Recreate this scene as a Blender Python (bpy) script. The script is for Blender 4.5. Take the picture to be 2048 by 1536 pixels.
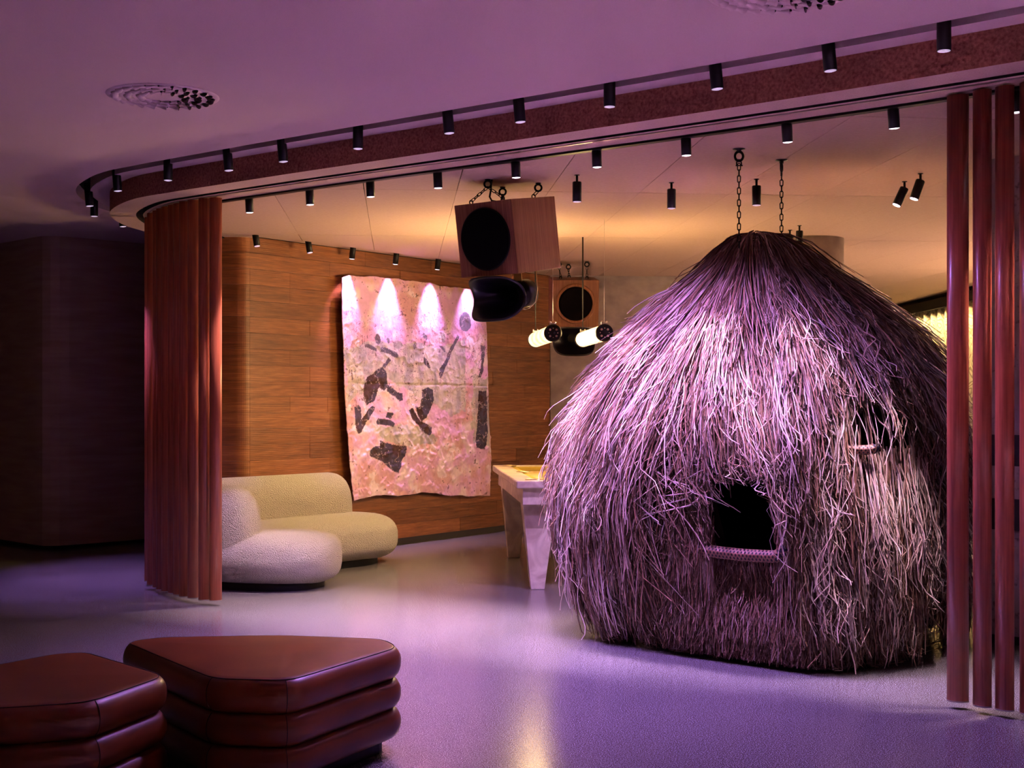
import bpy, bmesh, math, random
import numpy as np
from mathutils import Vector, Matrix, Euler

for o in list(bpy.data.objects):
    bpy.data.objects.remove(o, do_unlink=True)
SC = bpy.context.scene
COL = SC.collection
R = math.radians

# ------------------------------------------------------------------ camera
EYE = 1.37
cam_d = bpy.data.cameras.new('camera')
cam_d.sensor_width = 36.0
cam_d.lens = 2650 / 2048 * 36.0
cam_d.shift_y = 34 / 2048
cam_d.clip_start = 0.05
cam = bpy.data.objects.new('camera', cam_d)
cam.location = (0, 0, EYE)
cam.rotation_euler = (R(90), 0, 0)
COL.objects.link(cam)
SC.camera = cam

# ------------------------------------------------------------------ world, exposure
w = bpy.data.worlds.new('night')
SC.world = w
w.use_nodes = True
w.node_tree.nodes['Background'].inputs[0].default_value = (0.10, 0.05, 0.07, 1)
w.node_tree.nodes['Background'].inputs[1].default_value = 0.03
SC.view_settings.view_transform = 'Standard'
SC.view_settings.look = 'None'
SC.view_settings.gamma = 1.0
SC.view_settings.exposure = 0.15
SC.view_settings.use_curve_mapping = False
SC.cycles.max_bounces = 4
SC.cycles.diffuse_bounces = 3
SC.cycles.glossy_bounces = 2
SC.cycles.transmission_bounces = 0
SC.cycles.transparent_max_bounces = 2
SC.cycles.use_adaptive_sampling = True
SC.cycles.adaptive_threshold = 0.1
SC.cycles.adaptive_min_samples = 16
SC.cycles.use_light_tree = False
SC.cycles.sample_clamp_indirect = 0.0
SC.cycles.use_denoising = True
SC.cycles.caustics_reflective = True
SC.cycles.blur_glossy = 1.0
SC.cycles.caustics_refractive = False

# light levels (watts) of the fixtures and of the added fill lights
P_INNER, P_OUTER, P_ART, P_HANG, P_LAMP = 280, 105, 130, 60, 17
P_WARM_FILL, P_FOYER_FILL = 360, 760
C_INNER = (1.0, 0.70, 0.88)
C_HUT = (0.80, 0.50, 1.0)
C_OUTER = (0.52, 0.26, 1.0)
C_ART = (0.97, 0.52, 1.0)
C_WARM = (1.0, 0.66, 0.28)
C_AMBER = (1.0, 0.66, 0.48)


def area_light(name, loc, rot, sx, sy, power, col):
    d = bpy.data.lights.new(name, 'AREA')
    d.shape = 'RECTANGLE'
    d.size, d.size_y = sx, sy
    d.energy = power
    d.color = col
    d.spread = R(100)
    o = bpy.data.objects.new(name, d)
    o.location = loc
    o.rotation_euler = rot
    COL.objects.link(o)
    return o


# added warm fill lights without fixtures, for the inner ceiling and the curtains
area_light('curtain_wash', (5.40, 15.6, 2.55), (0, R(-12), 0), 0.05, 8.0, P_WARM_FILL * 0.09, C_WARM)
area_light('lounge_fill_light', (4.95, 12.2, 2.70), (0, 0, 0), 1.0, 3.0, P_WARM_FILL * 1.0, C_AMBER)
# added fill spots out of view; their floor bounce brightens the outer ceiling
for k, (x, y, cl, pw) in enumerate([(2.0, 3.1, (1.0, 0.50, 0.98), 2.2), (0.3, 3.0, (1.0, 0.50, 0.92), 2.2), (-3.0, 2.2, (1.0, 0.52, 0.36), 0.10), (3.7, 2.6, (0.95, 0.50, 0.95), 1.6)]):
    d = bpy.data.lights.new('foyer_fill_spot', 'SPOT')
    d.energy = P_FOYER_FILL * pw
    d.color = cl
    d.spot_size = R(58)
    d.spot_blend = 0.4
    d.shadow_soft_size = 0.05
    o = bpy.data.objects.new('foyer_fill_spot', d)
    o.location = (x, y, 2.86)
    COL.objects.link(o)

# ------------------------------------------------------------------ node helpers
def lin(c):
    return tuple(((v / 12.92) if v <= 0.04045 else ((v + 0.055) / 1.055) ** 2.4) for v in c)


def new_mat(name):
    m = bpy.data.materials.new(name)
    m.use_nodes = True
    nt = m.node_tree
    b = nt.nodes['Principled BSDF']
    return m, nt, b


def nd(nt, t, **kw):
    n = nt.nodes.new(t)
    for k, v in kw.items():
        if k in n.inputs:
            n.inputs[k].default_value = v
        else:
            setattr(n, k, v)
    return n


def lk(nt, a, ao, b, bi):
    nt.links.new(a.outputs[ao], b.inputs[bi])


def ramp(nt, stops):
    n = nt.nodes.new('ShaderNodeValToRGB')
    e = n.color_ramp.elements
    while len(e) < len(stops):
        e.new(0.5)
    for i, (p, c) in enumerate(stops):
        e[i].position = p
        e[i].color = (c[0], c[1], c[2], 1)
    return n


def coords(nt, kind='pos', scale=(1, 1, 1)):
    if kind == 'pos':
        g = nt.nodes.new('ShaderNodeNewGeometry')
        src = g.outputs['Position']
    else:
        g = nt.nodes.new('ShaderNodeTexCoord')
        src = g.outputs['Object']
    mp = nt.nodes.new('ShaderNodeMapping')
    mp.inputs['Scale'].default_value = scale
    nt.links.new(src, mp.inputs['Vector'])
    return mp


def bump(nt, b, tex, strength=0.2, dist=0.01, out=0):
    n = nt.nodes.new('ShaderNodeBump')
    n.inputs['Strength'].default_value = strength
    n.inputs['Distance'].default_value = dist
    nt.links.new(tex.outputs[out], n.inputs['Height'])
    nt.links.new(n.outputs[0], b.inputs['Normal'])
    return n


def simple(name, col, rough=0.5, metal=0.0, spec=0.5, coat=0.0):
    m, nt, b = new_mat(name)
    b.inputs['Base Color'].default_value = (*col, 1)
    b.inputs['Roughness'].default_value = rough
    b.inputs['Metallic'].default_value = metal
    b.inputs['Specular IOR Level'].default_value = spec
    b.inputs['Coat Weight'].default_value = coat
    return m


def noisy(name, c1, c2, scale, rough=0.6, stretch=(1, 1, 1), detail=4, lo=0.35, hi=0.65,
          bs=0.0, bd=0.004, spec=0.4, kind='pos', rnd=0.0, coat=0.0, distortion=0.0):
    m, nt, b = new_mat(name)
    mp = coords(nt, kind, stretch)
    t = nd(nt, 'ShaderNodeTexNoise', Scale=scale, Detail=detail, Distortion=distortion)
    lk(nt, mp, 0, t, 'Vector')
    r = ramp(nt, [(lo, c1), (hi, c2)])
    lk(nt, t, 0, r, 0)
    last = r
    if rnd > 0:
        oi = nt.nodes.new('ShaderNodeObjectInfo')
        mr = nt.nodes.new('ShaderNodeMapRange')
        mr.inputs['To Min'].default_value = 1 - rnd
        mr.inputs['To Max'].default_value = 1 + rnd
        lk(nt, oi, 'Random', mr, 'Value')
        hs = nt.nodes.new('ShaderNodeHueSaturation')
        lk(nt, r, 0, hs, 'Color')
        lk(nt, mr, 0, hs, 'Value')
        last = hs
    nt.links.new(last.outputs[0], b.inputs['Base Color'])
    b.inputs['Roughness'].default_value = rough
    b.inputs['Specular IOR Level'].default_value = spec
    b.inputs['Coat Weight'].default_value = coat
    if bs > 0:
        bump(nt, b, t, bs, bd)
    return m


def emit(name, col, strength):
    m, nt, b = new_mat(name)
    b.inputs['Base Color'].default_value = (*col, 1)
    b.inputs['Emission Color'].default_value = (*col, 1)
    b.inputs['Emission Strength'].default_value = strength
    return m


# ------------------------------------------------------------------ materials
M = {}


def floor_mat():
    m, nt, b = new_mat('polished_terrazzo')
    mp = coords(nt)
    n1 = nd(nt, 'ShaderNodeTexNoise', Scale=210.0, Detail=3.0)
    n2 = nd(nt, 'ShaderNodeTexNoise', Scale=1.2, Detail=3.0)
    lk(nt, mp, 0, n1, 'Vector')
    lk(nt, mp, 0, n2, 'Vector')
    r = ramp(nt, [(0.34, (0.030, 0.027, 0.029)), (0.52, (0.13, 0.118, 0.122)), (0.64, (0.46, 0.43, 0.43))])
    lk(nt, n1, 0, r, 0)
    nt.links.new(r.outputs[0], b.inputs['Base Color'])
    mr = nt.nodes.new('ShaderNodeMapRange')
    mr.inputs['To Min'].default_value = 0.20
    mr.inputs['To Max'].default_value = 0.25
    lk(nt, n2, 0, mr, 'Value')
    nt.links.new(mr.outputs[0], b.inputs['Roughness'])
    b.inputs['Specular IOR Level'].default_value = 1.0
    bump(nt, b, n1, 0.012, 0.002)
    return m


def wood_mat(name, c_dark, c_mid, c_light, axis, rough, rnd, line=0.0, coat=0.0, fine=60, spec=0.4, kind='pos'):
    """straight-grained wood; axis = grain direction 0 along wall, 2 vertical"""
    m, nt, b = new_mat(name)
    st = [(26, 26, 0.5), (0.7, 0.7, 11)][0 if axis == 2 else 1]
    mp = coords(nt, kind, st)
    n1 = nd(nt, 'ShaderNodeTexNoise', Scale=3.0, Detail=6.0, Distortion=0.6)
    lk(nt, mp, 0, n1, 'Vector')
    n2 = nd(nt, 'ShaderNodeTexNoise', Scale=float(fine) / 5, Detail=3.0)
    lk(nt, mp, 0, n2, 'Vector')
    mx = nd(nt, 'ShaderNodeMix', data_type='FLOAT')
    mx.inputs[0].default_value = 0.45
    nt.links.new(n1.outputs[0], mx.inputs[2])
    nt.links.new(n2.outputs[0], mx.inputs[3])
    r = ramp(nt, [(0.33, c_dark), (0.5, c_mid), (0.66, c_light)])
    nt.links.new(mx.outputs[0], r.inputs[0])
    oi = nt.nodes.new('ShaderNodeObjectInfo')
    mr = nt.nodes.new('ShaderNodeMapRange')
    mr.inputs['To Min'].default_value = 1 - rnd
    mr.inputs['To Max'].default_value = 1 + rnd
    lk(nt, oi, 'Random', mr, 'Value')
    hs = nt.nodes.new('ShaderNodeHueSaturation')
    lk(nt, r, 0, hs, 'Color')
    lk(nt, mr, 0, hs, 'Value')
    nt.links.new(hs.outputs[0], b.inputs['Base Color'])
    b.inputs['Roughness'].default_value = rough
    b.inputs['Specular IOR Level'].default_value = spec
    b.inputs['Coat Weight'].default_value = coat
    b.inputs['Coat Roughness'].default_value = 0.18
    if line > 0:
        mp2 = coords(nt, kind, (0.001, 0.001, 1))
        wv = nd(nt, 'ShaderNodeTexWave', Scale=20.0, Distortion=0.25, wave_type='BANDS', bands_direction='Z')
        lk(nt, mp2, 0, wv, 'Vector')
        bump(nt, b, wv, line, 0.003, out=1)
    else:
        bump(nt, b, n2, 0.06, 0.002)
    return m


M['floor'] = floor_mat()
M['ceiling'] = noisy('outer_plaster', (0.62, 0.46, 0.48), (0.67, 0.50, 0.52), 220, 0.9, bs=0.08, bd=0.002, spec=0.1)
M['soffit'] = noisy('pressed_fibre_board', (0.52, 0.37, 0.31), (0.60, 0.44, 0.37), 130, 0.85, stretch=(1, 1, 1), bs=0.1, bd=0.002, spec=0.15)
M['panel'] = noisy('acoustic_board', (0.48, 0.34, 0.27), (0.54, 0.39, 0.32), 60, 0.85, stretch=(1, 3, 1), bs=0.06, bd=0.002, spec=0.15, rnd=0.02)
M['cork'] = noisy('brown_cork', (0.27, 0.085, 0.050), (0.60, 0.27, 0.17), 70, 0.85, detail=6, lo=0.3, hi=0.72, bs=0.35, bd=0.004, spec=0.2)
M['shell'] = simple('dark_backing', (0.012, 0.008, 0.008), 0.9)
M['black'] = simple('black_powder_coat', (0.006, 0.005, 0.005), 0.45, spec=0.3)
M['blackmetal'] = simple('blackened_steel', (0.012, 0.010, 0.010), 0.42, metal=0.6)
M['steel'] = simple('brushed_steel', (0.55, 0.48, 0.45), 0.35, metal=1.0)
M['brass'] = simple('pale_brass', (0.75, 0.60, 0.36), 0.3, metal=1.0)
M['plank'] = wood_mat('walnut_boards', (0.13, 0.040, 0.011), (0.21, 0.070, 0.021), (0.30, 0.112, 0.036), 0, 0.42, 0.22, line=0.16, fine=50)
M['slat'] = wood_mat('varnished_mahogany', (0.30, 0.070, 0.034), (0.42, 0.105, 0.050), (0.52, 0.145, 0.072), 2, 0.30, 0.14, coat=0.15, fine=40, spec=0.4)
M['cabinet'] = wood_mat('oak_veneer', (0.19, 0.068, 0.032), (0.29, 0.115, 0.055), (0.40, 0.18, 0.09), 2, 0.45, 0.05, fine=60, kind='obj')
M['travertine'] = noisy('dark_travertine', (0.42, 0.26, 0.21), (0.50, 0.33, 0.27), 4, 0.75, stretch=(0.6, 0.6, 5), detail=8, bs=0.25, bd=0.01)
M['plaster'] = noisy('grey_plaster', (0.36, 0.29, 0.28), (0.47, 0.39, 0.37), 6, 0.85, stretch=(1, 1, 1.4), detail=8, bs=0.25, bd=0.008)
M['stoneplaster'] = noisy('pitted_plaster', (0.17, 0.11, 0.10), (0.40, 0.29, 0.26), 28, 0.85, stretch=(1, 1, 1.2), detail=6, lo=0.28, hi=0.42, bs=0.4, bd=0.008)
M['darkinset'] = simple('dark_inset', (0.02, 0.014, 0.014), 0.6)
M['boucle'] = None
M['marble'] = noisy('cream_marble', (0.50, 0.37, 0.29), (0.74, 0.62, 0.50), 4.5, 0.28, detail=8, lo=0.36, hi=0.6, distortion=1.6, kind='obj')
M['baize'] = noisy('tan_baize', (0.60, 0.40, 0.17), (0.66, 0.46, 0.21), 300, 0.95, spec=0.05)
M['cushion'] = noisy('mustard_baize', (0.42, 0.30, 0.06), (0.48, 0.34, 0.08), 300, 0.95, spec=0.05)
M['grille'] = noisy('black_speaker_cloth', (0.002, 0.0015, 0.002), (0.006, 0.004, 0.006), 300, 0.95, spec=0.05)
M['hornblack'] = simple('satin_black_horn', (0.011, 0.008, 0.016), 0.30, spec=0.5)
M['lens'] = emit('lit_lens', (0.95, 0.82, 1.0), 2.6)
M['lens_dim'] = emit('dim_lens', (0.75, 0.60, 0.85), 0.55)
M['vent'] = noisy('painted_vent', (0.64, 0.48, 0.50), (0.68, 0.52, 0.54), 60, 0.6, spec=0.3)
M['seam'] = simple('dark_stitching', (0.022, 0.006, 0.003), 0.8)


def boucle_mat():
    m, nt, b = new_mat('cream_boucle')
    mp = coords(nt)
    v = nd(nt, 'ShaderNodeTexVoronoi', Scale=130.0, Randomness=1.0)
    n = nd(nt, 'ShaderNodeTexNoise', Scale=110.0, Detail=4.0, Distortion=1.0)
    lk(nt, mp, 0, v, 'Vector')
    lk(nt, mp, 0, n, 'Vector')
    r = ramp(nt, [(0.0, (0.92, 0.84, 0.74)), (0.9, (0.76, 0.67, 0.57))])
    lk(nt, v, 0, r, 0)
    nt.links.new(r.outputs[0], b.inputs['Base Color'])
    b.inputs['Roughness'].default_value = 0.95
    b.inputs['Specular IOR Level'].default_value = 0.05
    b.inputs['Sheen Weight'].default_value = 0.25
    ad = nd(nt, 'ShaderNodeMath', operation='SUBTRACT')
    nt.links.new(n.outputs[0], ad.inputs[0])
    nt.links.new(v.outputs[0], ad.inputs[1])
    bump(nt, b, ad, 1.0, 0.03)
    return m


def leather_mat():
    m, nt, b = new_mat('cognac_leather')
    mp = coords(nt)
    n = nd(nt, 'ShaderNodeTexNoise', Scale=5.0, Detail=5.0)
    v = nd(nt, 'ShaderNodeTexVoronoi', Scale=420.0)
    lk(nt, mp, 0, n, 'Vector')
    lk(nt, mp, 0, v, 'Vector')
    r = ramp(nt, [(0.3, (0.120, 0.028, 0.004)), (0.7, (0.18, 0.046, 0.007))])
    lk(nt, n, 0, r, 0)
    nt.links.new(r.outputs[0], b.inputs['Base Color'])
    b.inputs['Roughness'].default_value = 0.36
    b.inputs['Specular IOR Level'].default_value = 0.5
    bump(nt, b, v, 0.06, 0.001)
    return m


M['boucle'] = boucle_mat()
M['leather'] = leather_mat()


def attr_mat(name, rough, attr='col', bs=0.0, bscale=80, spec=0.3, sheen=0.0):
    m, nt, b = new_mat(name)
    a = nt.nodes.new('ShaderNodeAttribute')
    a.attribute_name = attr
    nt.links.new(a.outputs['Color'], b.inputs['Base Color'])
    b.inputs['Roughness'].default_value = rough
    b.inputs['Specular IOR Level'].default_value = spec
    b.inputs['Sheen Weight'].default_value = sheen
    if bs > 0:
        mp = coords(nt)
        n = nd(nt, 'ShaderNodeTexNoise', Scale=float(bscale), Detail=5.0)
        lk(nt, mp, 0, n, 'Vector')
        bump(nt, b, n, bs, 0.006)
    return m


M['fibre'] = attr_mat('dry_palm_fibre', 0.55, spec=0.35)
M['cloth'] = attr_mat('painted_cloth', 0.9, bs=0.5, bscale=40, spec=0.1)


def curtain_mat():
    m, nt, b = new_mat('patterned_curtain')
    mp = coords(nt, 'pos', (1, 1, 0.8))
    n = nd(nt, 'ShaderNodeTexNoise', Scale=4.2, Detail=0.5, Distortion=1.4)
    lk(nt, mp, 0, n, 'Vector')
    mu = nd(nt, 'ShaderNodeMath', operation='MULTIPLY')
    mu.inputs[1].default_value = 9.0
    nt.links.new(n.outputs[0], mu.inputs[0])
    fr = nd(nt, 'ShaderNodeMath', operation='FRACT')
    nt.links.new(mu.outputs[0], fr.inputs[0])
    r = ramp(nt, [(0.28, (0.78, 0.72, 0.55)), (0.36, (0.42, 0.35, 0.24)), (0.64, (0.42, 0.35, 0.24)), (0.72, (0.78, 0.72, 0.55))])
    lk(nt, fr, 0, r, 0)
    nt.links.new(r.outputs[0], b.inputs['Base Color'])
    b.inputs['Roughness'].default_value = 0.9
    return m


M['curtain'] = curtain_mat()


def weave_mat():
    m, nt, b = new_mat('woven_cane')
    mp = coords(nt, 'obj')
    n = nd(nt, 'ShaderNodeTexNoise', Scale=60.0, Detail=2.0)
    lk(nt, mp, 0, n, 'Vector')
    r = ramp(nt, [(0.35, (0.20, 0.09, 0.05)), (0.65, (0.32, 0.16, 0.09))])
    lk(nt, n, 0, r, 0)
    nt.links.new(r.outputs[0], b.inputs['Base Color'])
    b.inputs['Roughness'].default_value = 0.5
    return m


M['cane'] = weave_mat()
M['canedark'] = simple('dark_cane', (0.012, 0.008, 0.02), 0.6)


def glass_mat():
    m, nt, b = new_mat('glowing_tube_glass')
    b.inputs['Base Color'].default_value = (1.0, 0.9, 0.72, 1)
    b.inputs['Roughness'].default_value = 0.25
    b.inputs['Emission Color'].default_value = (1.0, 0.68, 0.30, 1)
    mp = coords(nt, 'obj', (1, 1, 1))
    wv = nd(nt, 'ShaderNodeTexWave', Scale=1.1, Distortion=0.0, bands_direction='Y')
    lk(nt, mp, 0, wv, 'Vector')
    mr = nt.nodes.new('ShaderNodeMapRange')
    mr.inputs['To Min'].default_value = 1.3
    mr.inputs['To Max'].default_value = 2.6
    lk(nt, wv, 1, mr, 'Value')
    nt.links.new(mr.outputs[0], b.inputs['Emission Strength'])
    return m


M['tube'] = glass_mat()


# ------------------------------------------------------------------ mesh builder
class MB:
    def __init__(self):
        self.v = []
        self.f = []
        self.smooth = []

    def add(self, vs, fs, smooth=False, xf=None):
        o = len(self.v)
        if xf is not None:
            vs = [tuple(xf @ Vector(p)) for p in vs]
        self.v += [tuple(p) for p in vs]
        self.f += [tuple(i + o for i in q) for q in fs]
        self.smooth += [smooth] * len(fs)
        return self

    def box(self, x0, x1, y0, y1, z0, z1, xf=None):
        vs = [(x0, y0, z0), (x1, y0, z0), (x1, y1, z0), (x0, y1, z0), (x0, y0, z1), (x1, y0, z1), (x1, y1, z1), (x0, y1, z1)]
        fs = [(0, 3, 2, 1), (4, 5, 6, 7), (0, 1, 5, 4), (1, 2, 6, 5), (2, 3, 7, 6), (3, 0, 4, 7)]
        return self.add(vs, fs, False, xf)

    def prism(self, poly, z0, z1, xf=None, smooth=False):
        n = len(poly)
        a = sum(poly[i][0] * poly[(i + 1) % n][1] - poly[(i + 1) % n][0] * poly[i][1] for i in range(n))
        if a < 0:
            poly = poly[::-1]
        vs = [(p[0], p[1], z0) for p in poly] + [(p[0], p[1], z1) for p in poly]
        self.add(vs, [tuple(range(n - 1, -1, -1)), tuple(range(n, 2 * n))], False, xf)
        o = len(self.v) - 2 * n
        for i in range(n):
            j = (i + 1) % n
            self.f.append((o + i, o + j, o + n + j, o + n + i))
            self.smooth.append(smooth)
        return self

    def lathe(self, prof, seg=24, xf=None, cap=True):
        """prof: list of (r,z); around Z"""
        n = len(prof)
        vs, fs = [], []
        for i in range(seg):
            a = 2 * math.pi * i / seg
            for (r, z) in prof:
                vs.append((r * math.cos(a), r * math.sin(a), z))
        for i in range(seg):
            j = (i + 1) % seg
            for k in range(n - 1):
                fs.append((i * n + k, j * n + k, j * n + k + 1, i * n + k + 1))
        self.add(vs, fs, True, xf)
        if cap:
            o = len(self.v) - len(vs)
            if prof[0][0] > 1e-5:
                self.f.append(tuple(o + i * n for i in range(seg))[::-1]); self.smooth.append(False)
            if prof[-1][0] > 1e-5:
                self.f.append(tuple(o + i * n + n - 1 for i in range(seg))); self.smooth.append(False)
        return self

    def cyl(self, r, z0, z1, seg=24, xf=None):
        vs = [(r * math.cos(2 * math.pi * i / seg), r * math.sin(2 * math.pi * i / seg), z) for z in (z0, z1) for i in range(seg)]
        fs = [(i, (i + 1) % seg, seg + (i + 1) % seg, seg + i) for i in range(seg)]
        self.add(vs, fs, True, xf)
        o = len(self.v) - 2 * seg
        self.f += [tuple(o + i for i in range(seg))[::-1], tuple(o + seg + i for i in range(seg))]
        self.smooth += [False, False]
        return self

    def tube(self, pts, r, seg=8, xf=None, closed=False, rs=None):
        pts = [Vector(p) for p in pts]
        n = len(pts)
        vs = []
        up = None
        for i, p in enumerate(pts):
            if closed:
                t = pts[(i + 1) % n] - pts[i - 1]
            else:
                t = pts[min(i + 1, n - 1)] - pts[max(i - 1, 0)]
            t.normalize()
            if up is None:
                up = Vector((0, 0, 1)) if abs(t.z) < 0.9 else Vector((1, 0, 0))
            a = t.cross(up)
            if a.length < 1e-6:
                a = t.orthogonal()
            a.normalize()
            b = a.cross(t).normalized()
            up = b
            rr = rs[i] if rs else r
            for k in range(seg):
                an = 2 * math.pi * k / seg
                vs.append(tuple(p + a * math.cos(an) * rr + b * math.sin(an) * rr))
        fs = []
        m = n if closed else n - 1
        for i in range(m):
            j = (i + 1) % n
            for k in range(seg):
                l = (k + 1) % seg
                fs.append((i * seg + k, j * seg + k, j * seg + l, i * seg + l))
        if not closed:
            fs.append(tuple(range(seg)))
            fs.append(tuple((n - 1) * seg + k for k in range(seg))[::-1])
        return self.add(vs, fs, True, xf)

    def torus(self, Rr, r, seg=20, sub=8, xf=None, sx=1.0, sy=1.0, straight=0.0):
        vs, fs = [], []
        for i in range(seg):
            a = 2 * math.pi * i / seg
            ca, sa = math.cos(a), math.sin(a)
            off = straight * (1 if sa >= 0 else -1)
            for k in range(sub):
                bb = 2 * math.pi * k / sub
                q = Rr + r * math.cos(bb)
                vs.append((q * ca * sx, q * sa * sy + off, r * math.sin(bb)))
        for i in range(seg):
            j = (i + 1) % seg
            for k in range(sub):
                l = (k + 1) % sub
                fs.append((i * sub + k, j * sub + k, j * sub + l, i * sub + l))
        return self.add(vs, fs, True, xf)

    def mesh(self, name, mat):
        me = bpy.data.meshes.new(name)
        me.from_pydata(self.v, [], self.f)
        me.polygons.foreach_set('use_smooth', self.smooth)
        if mat is not None:
            me.materials.append(mat)
        me.update()
        bm = bmesh.new()
        bm.from_mesh(me)
        bmesh.ops.recalc_face_normals(bm, faces=bm.faces)
        bm.to_mesh(me)
        bm.free()
        return me

    def build(self, name, mat, parent=None, bevel=0.0, seg=2):
        me = self.mesh(name, mat)
        o = bpy.data.objects.new(name, me)
        COL.objects.link(o)
        o.parent = parent
        if bevel > 0:
            md = o.modifiers.new('bevel', 'BEVEL')
            md.width = bevel
            md.segments = seg
            md.limit_method = 'ANGLE'
            md.angle_limit = R(40)
        return o


def inst(name, me, parent=None, mtx=None):
    o = bpy.data.objects.new(name, me)
    COL.objects.link(o)
    o.parent = parent
    if mtx is not None:
        o.matrix_local = mtx
    return o


def tag(o, label=None, cat=None, group=None, kind=None):
    if label: o['label'] = label
    if cat: o['category'] = cat
    if group: o['group'] = group
    if kind: o['kind'] = kind
    return o


def thing(name, label, cat, loc=(0, 0, 0), rot=(0, 0, 0), group=None):
    o = bpy.data.objects.new(name, None)
    o.empty_display_size = 0.1
    o.location = loc
    o.rotation_euler = rot
    COL.objects.link(o)
    return tag(o, label, cat, group)


def struct(o):
    o['kind'] = 'structure'
    return o


def T(x, y, z):
    return Matrix.Translation((x, y, z))


def RX(a): return Matrix.Rotation(R(a), 4, 'X')
def RY(a): return Matrix.Rotation(R(a), 4, 'Y')
def RZ(a): return Matrix.Rotation(R(a), 4, 'Z')


def smooth_curve(pts, step=0.06, closed=False):
    """Catmull-Rom through pts, resampled"""
    P = [np.array(p, float) for p in pts]
    n = len(P)
    out = []
    rng = range(n) if closed else range(n - 1)
    for i in rng:
        p1, p2 = P[i], P[(i + 1) % n]
        p0 = P[i - 1] if (closed or i > 0) else 2 * p1 - p2
        p3 = P[(i + 2) % n] if (closed or i + 2 < n) else 2 * p2 - p1
        m = max(2, int(np.linalg.norm(p2 - p1) / step))
        for k in range(m):
            t = k / m
            out.append(0.5 * ((2 * p1) + (-p0 + p2) * t + (2 * p0 - 5 * p1 + 4 * p2 - p3) * t * t + (-p0 + 3 * p1 - 3 * p2 + p3) * t ** 3))
    if not closed:
        out.append(P[-1])
    return np.array(out)


def offset_curve(c, d):
    t = np.gradient(c, axis=0)
    t /= np.linalg.norm(t, axis=1)[:, None]
    nrm = np.c_[-t[:, 1], t[:, 0]]          # left of travel
    return c + nrm * d


ORD = ['first', 'second', 'third', 'fourth', 'fifth', 'sixth', 'seventh', 'eighth', 'ninth', 'tenth', 'eleventh', 'twelfth', 'thirteenth', 'fourteenth']
Z_IN, Z_OUT = 2.74, 2.89

# ================================================================== SETTING
F = smooth_curve([(-2.60, 12.4), (-2.75, 11.6), (-2.95, 10.80), (-3.02, 10.25), (-2.92, 9.62), (-2.60, 9.03), (-2.246, 8.70), (-1.844, 8.38),
                  (-1.268, 7.93), (-0.222, 7.14), (0.673, 6.46), (1.421, 5.87), (2.059, 5.33), (3.0, 4.50), (4.2, 3.35), (6.2, 1.30)], 0.07)


def strip(mb, a, b, za, zb):
    n = len(a)
    vs = [(p[0], p[1], za) for p in a] + [(p[0], p[1], zb) for p in b]
    mb.add(vs, [(i, i + 1, n + i + 1, n + i) for i in range(n - 1)], True)
    return mb


def solid_strip(mb, a, b, z0, z1):
    strip(mb, a, b, z0, z0); strip(mb, a, b, z1, z1); strip(mb, a, a, z0, z1); strip(mb, b, b, z0, z1)
    for q in (0, -1):
        mb.add([(*a[q], z0), (*b[q], z0), (*b[q], z1), (*a[q], z1)], [(0, 1, 2, 3)])
    return mb


# floor
struct(MB().box(-9, 8, -4, 22, -0.12, 0.0).build('floor', M['floor']))

# outer ceiling, with the recessed lighting slot that follows the curve
from mathutils.geometry import tessellate_polygon
slot_o, slot_i = offset_curve(F, -0.235), offset_curve(F, -0.135)
poly = [(p[0], p[1]) for p in slot_o] + [(8, 1.0), (8, -4), (-9, -4), (-9, 22), (-2.75, 22)]
tri = tessellate_polygon([[Vector((p[0], p[1], 0)) for p in poly]])
mb = MB()
mb.add([(p[0], p[1], Z_OUT) for p in poly], [tuple(t) for t in tri])
strip(mb, slot_i, F, Z_OUT, Z_OUT)
strip(mb, slot_o, slot_o, Z_OUT, Z_OUT + 0.10)
strip(mb, slot_i, slot_i, Z_OUT, Z_OUT + 0.10)
ceil_out = struct(mb.build('ceiling', M['ceiling']))
mb = MB(); strip(mb, slot_o, slot_i, Z_OUT + 0.09, Z_OUT + 0.09)
mb.build('slot_bed', M['shell'], ceil_out)

# header: cork fascia and the soffit between fascia and inner light track
trk = offset_curve(F, 0.44)
mb = MB(); strip(mb, F, F, Z_IN, Z_OUT + 0.02)
strip(mb, offset_curve(F, 0.03), offset_curve(F, 0.03), Z_IN, Z_OUT)
fascia = struct(mb.build('trim_1', M['cork']))
mb = MB()
strip(mb, F, offset_curve(F, 0.185), Z_IN, Z_IN)
strip(mb, offset_curve(F, 0.235), offset_curve(F, 0.42), Z_IN, Z_IN)
mb.build('soffit_board', M['soffit'], fascia)
mb = MB()
for d_ in (0.185, 0.235):
    strip(mb, offset_curve(F, d_), offset_curve(F, d_), Z_IN, Z_IN + 0.05)
strip(mb, offset_curve(F, 0.18), offset_curve(F, 0.24), Z_IN + 0.05, Z_IN + 0.05)
mb.build('slat_channel', M['shell'], fascia)
a_, b_ = offset_curve(F, 0.262), offset_curve(F, 0.274)
mb = MB(); solid_strip(mb, a_[8:], b_[8:], Z_IN - 0.006, Z_IN + 0.002)
mb.build('guide_rail', M['steel'], fascia)
# backing slab of the inner ceiling
inner = [(p[0], p[1]) for p in F] + [(6.2, 21), (-2.2, 21)]
tri = tessellate_polygon([[Vector((p[0], p[1], 0)) for p in inner]])
mb = MB(); mb.add([(p[0], p[1], Z_IN + 0.06) for p in inner], [tuple(t) for t in tri])
ceil_in = struct(mb.build('ceiling_inner', M['shell']))

# wood wall geometry
CW = Vector((-2.20, 11.12, 0)); WD = Vector((0.5966, 0.8025, 0)); WN = Vector((0.8025, -0.5966, 0))
WL = 4.39


AR = 0.13        # radius of the wall's rounded left end
AC = CW - WN * AR


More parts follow.
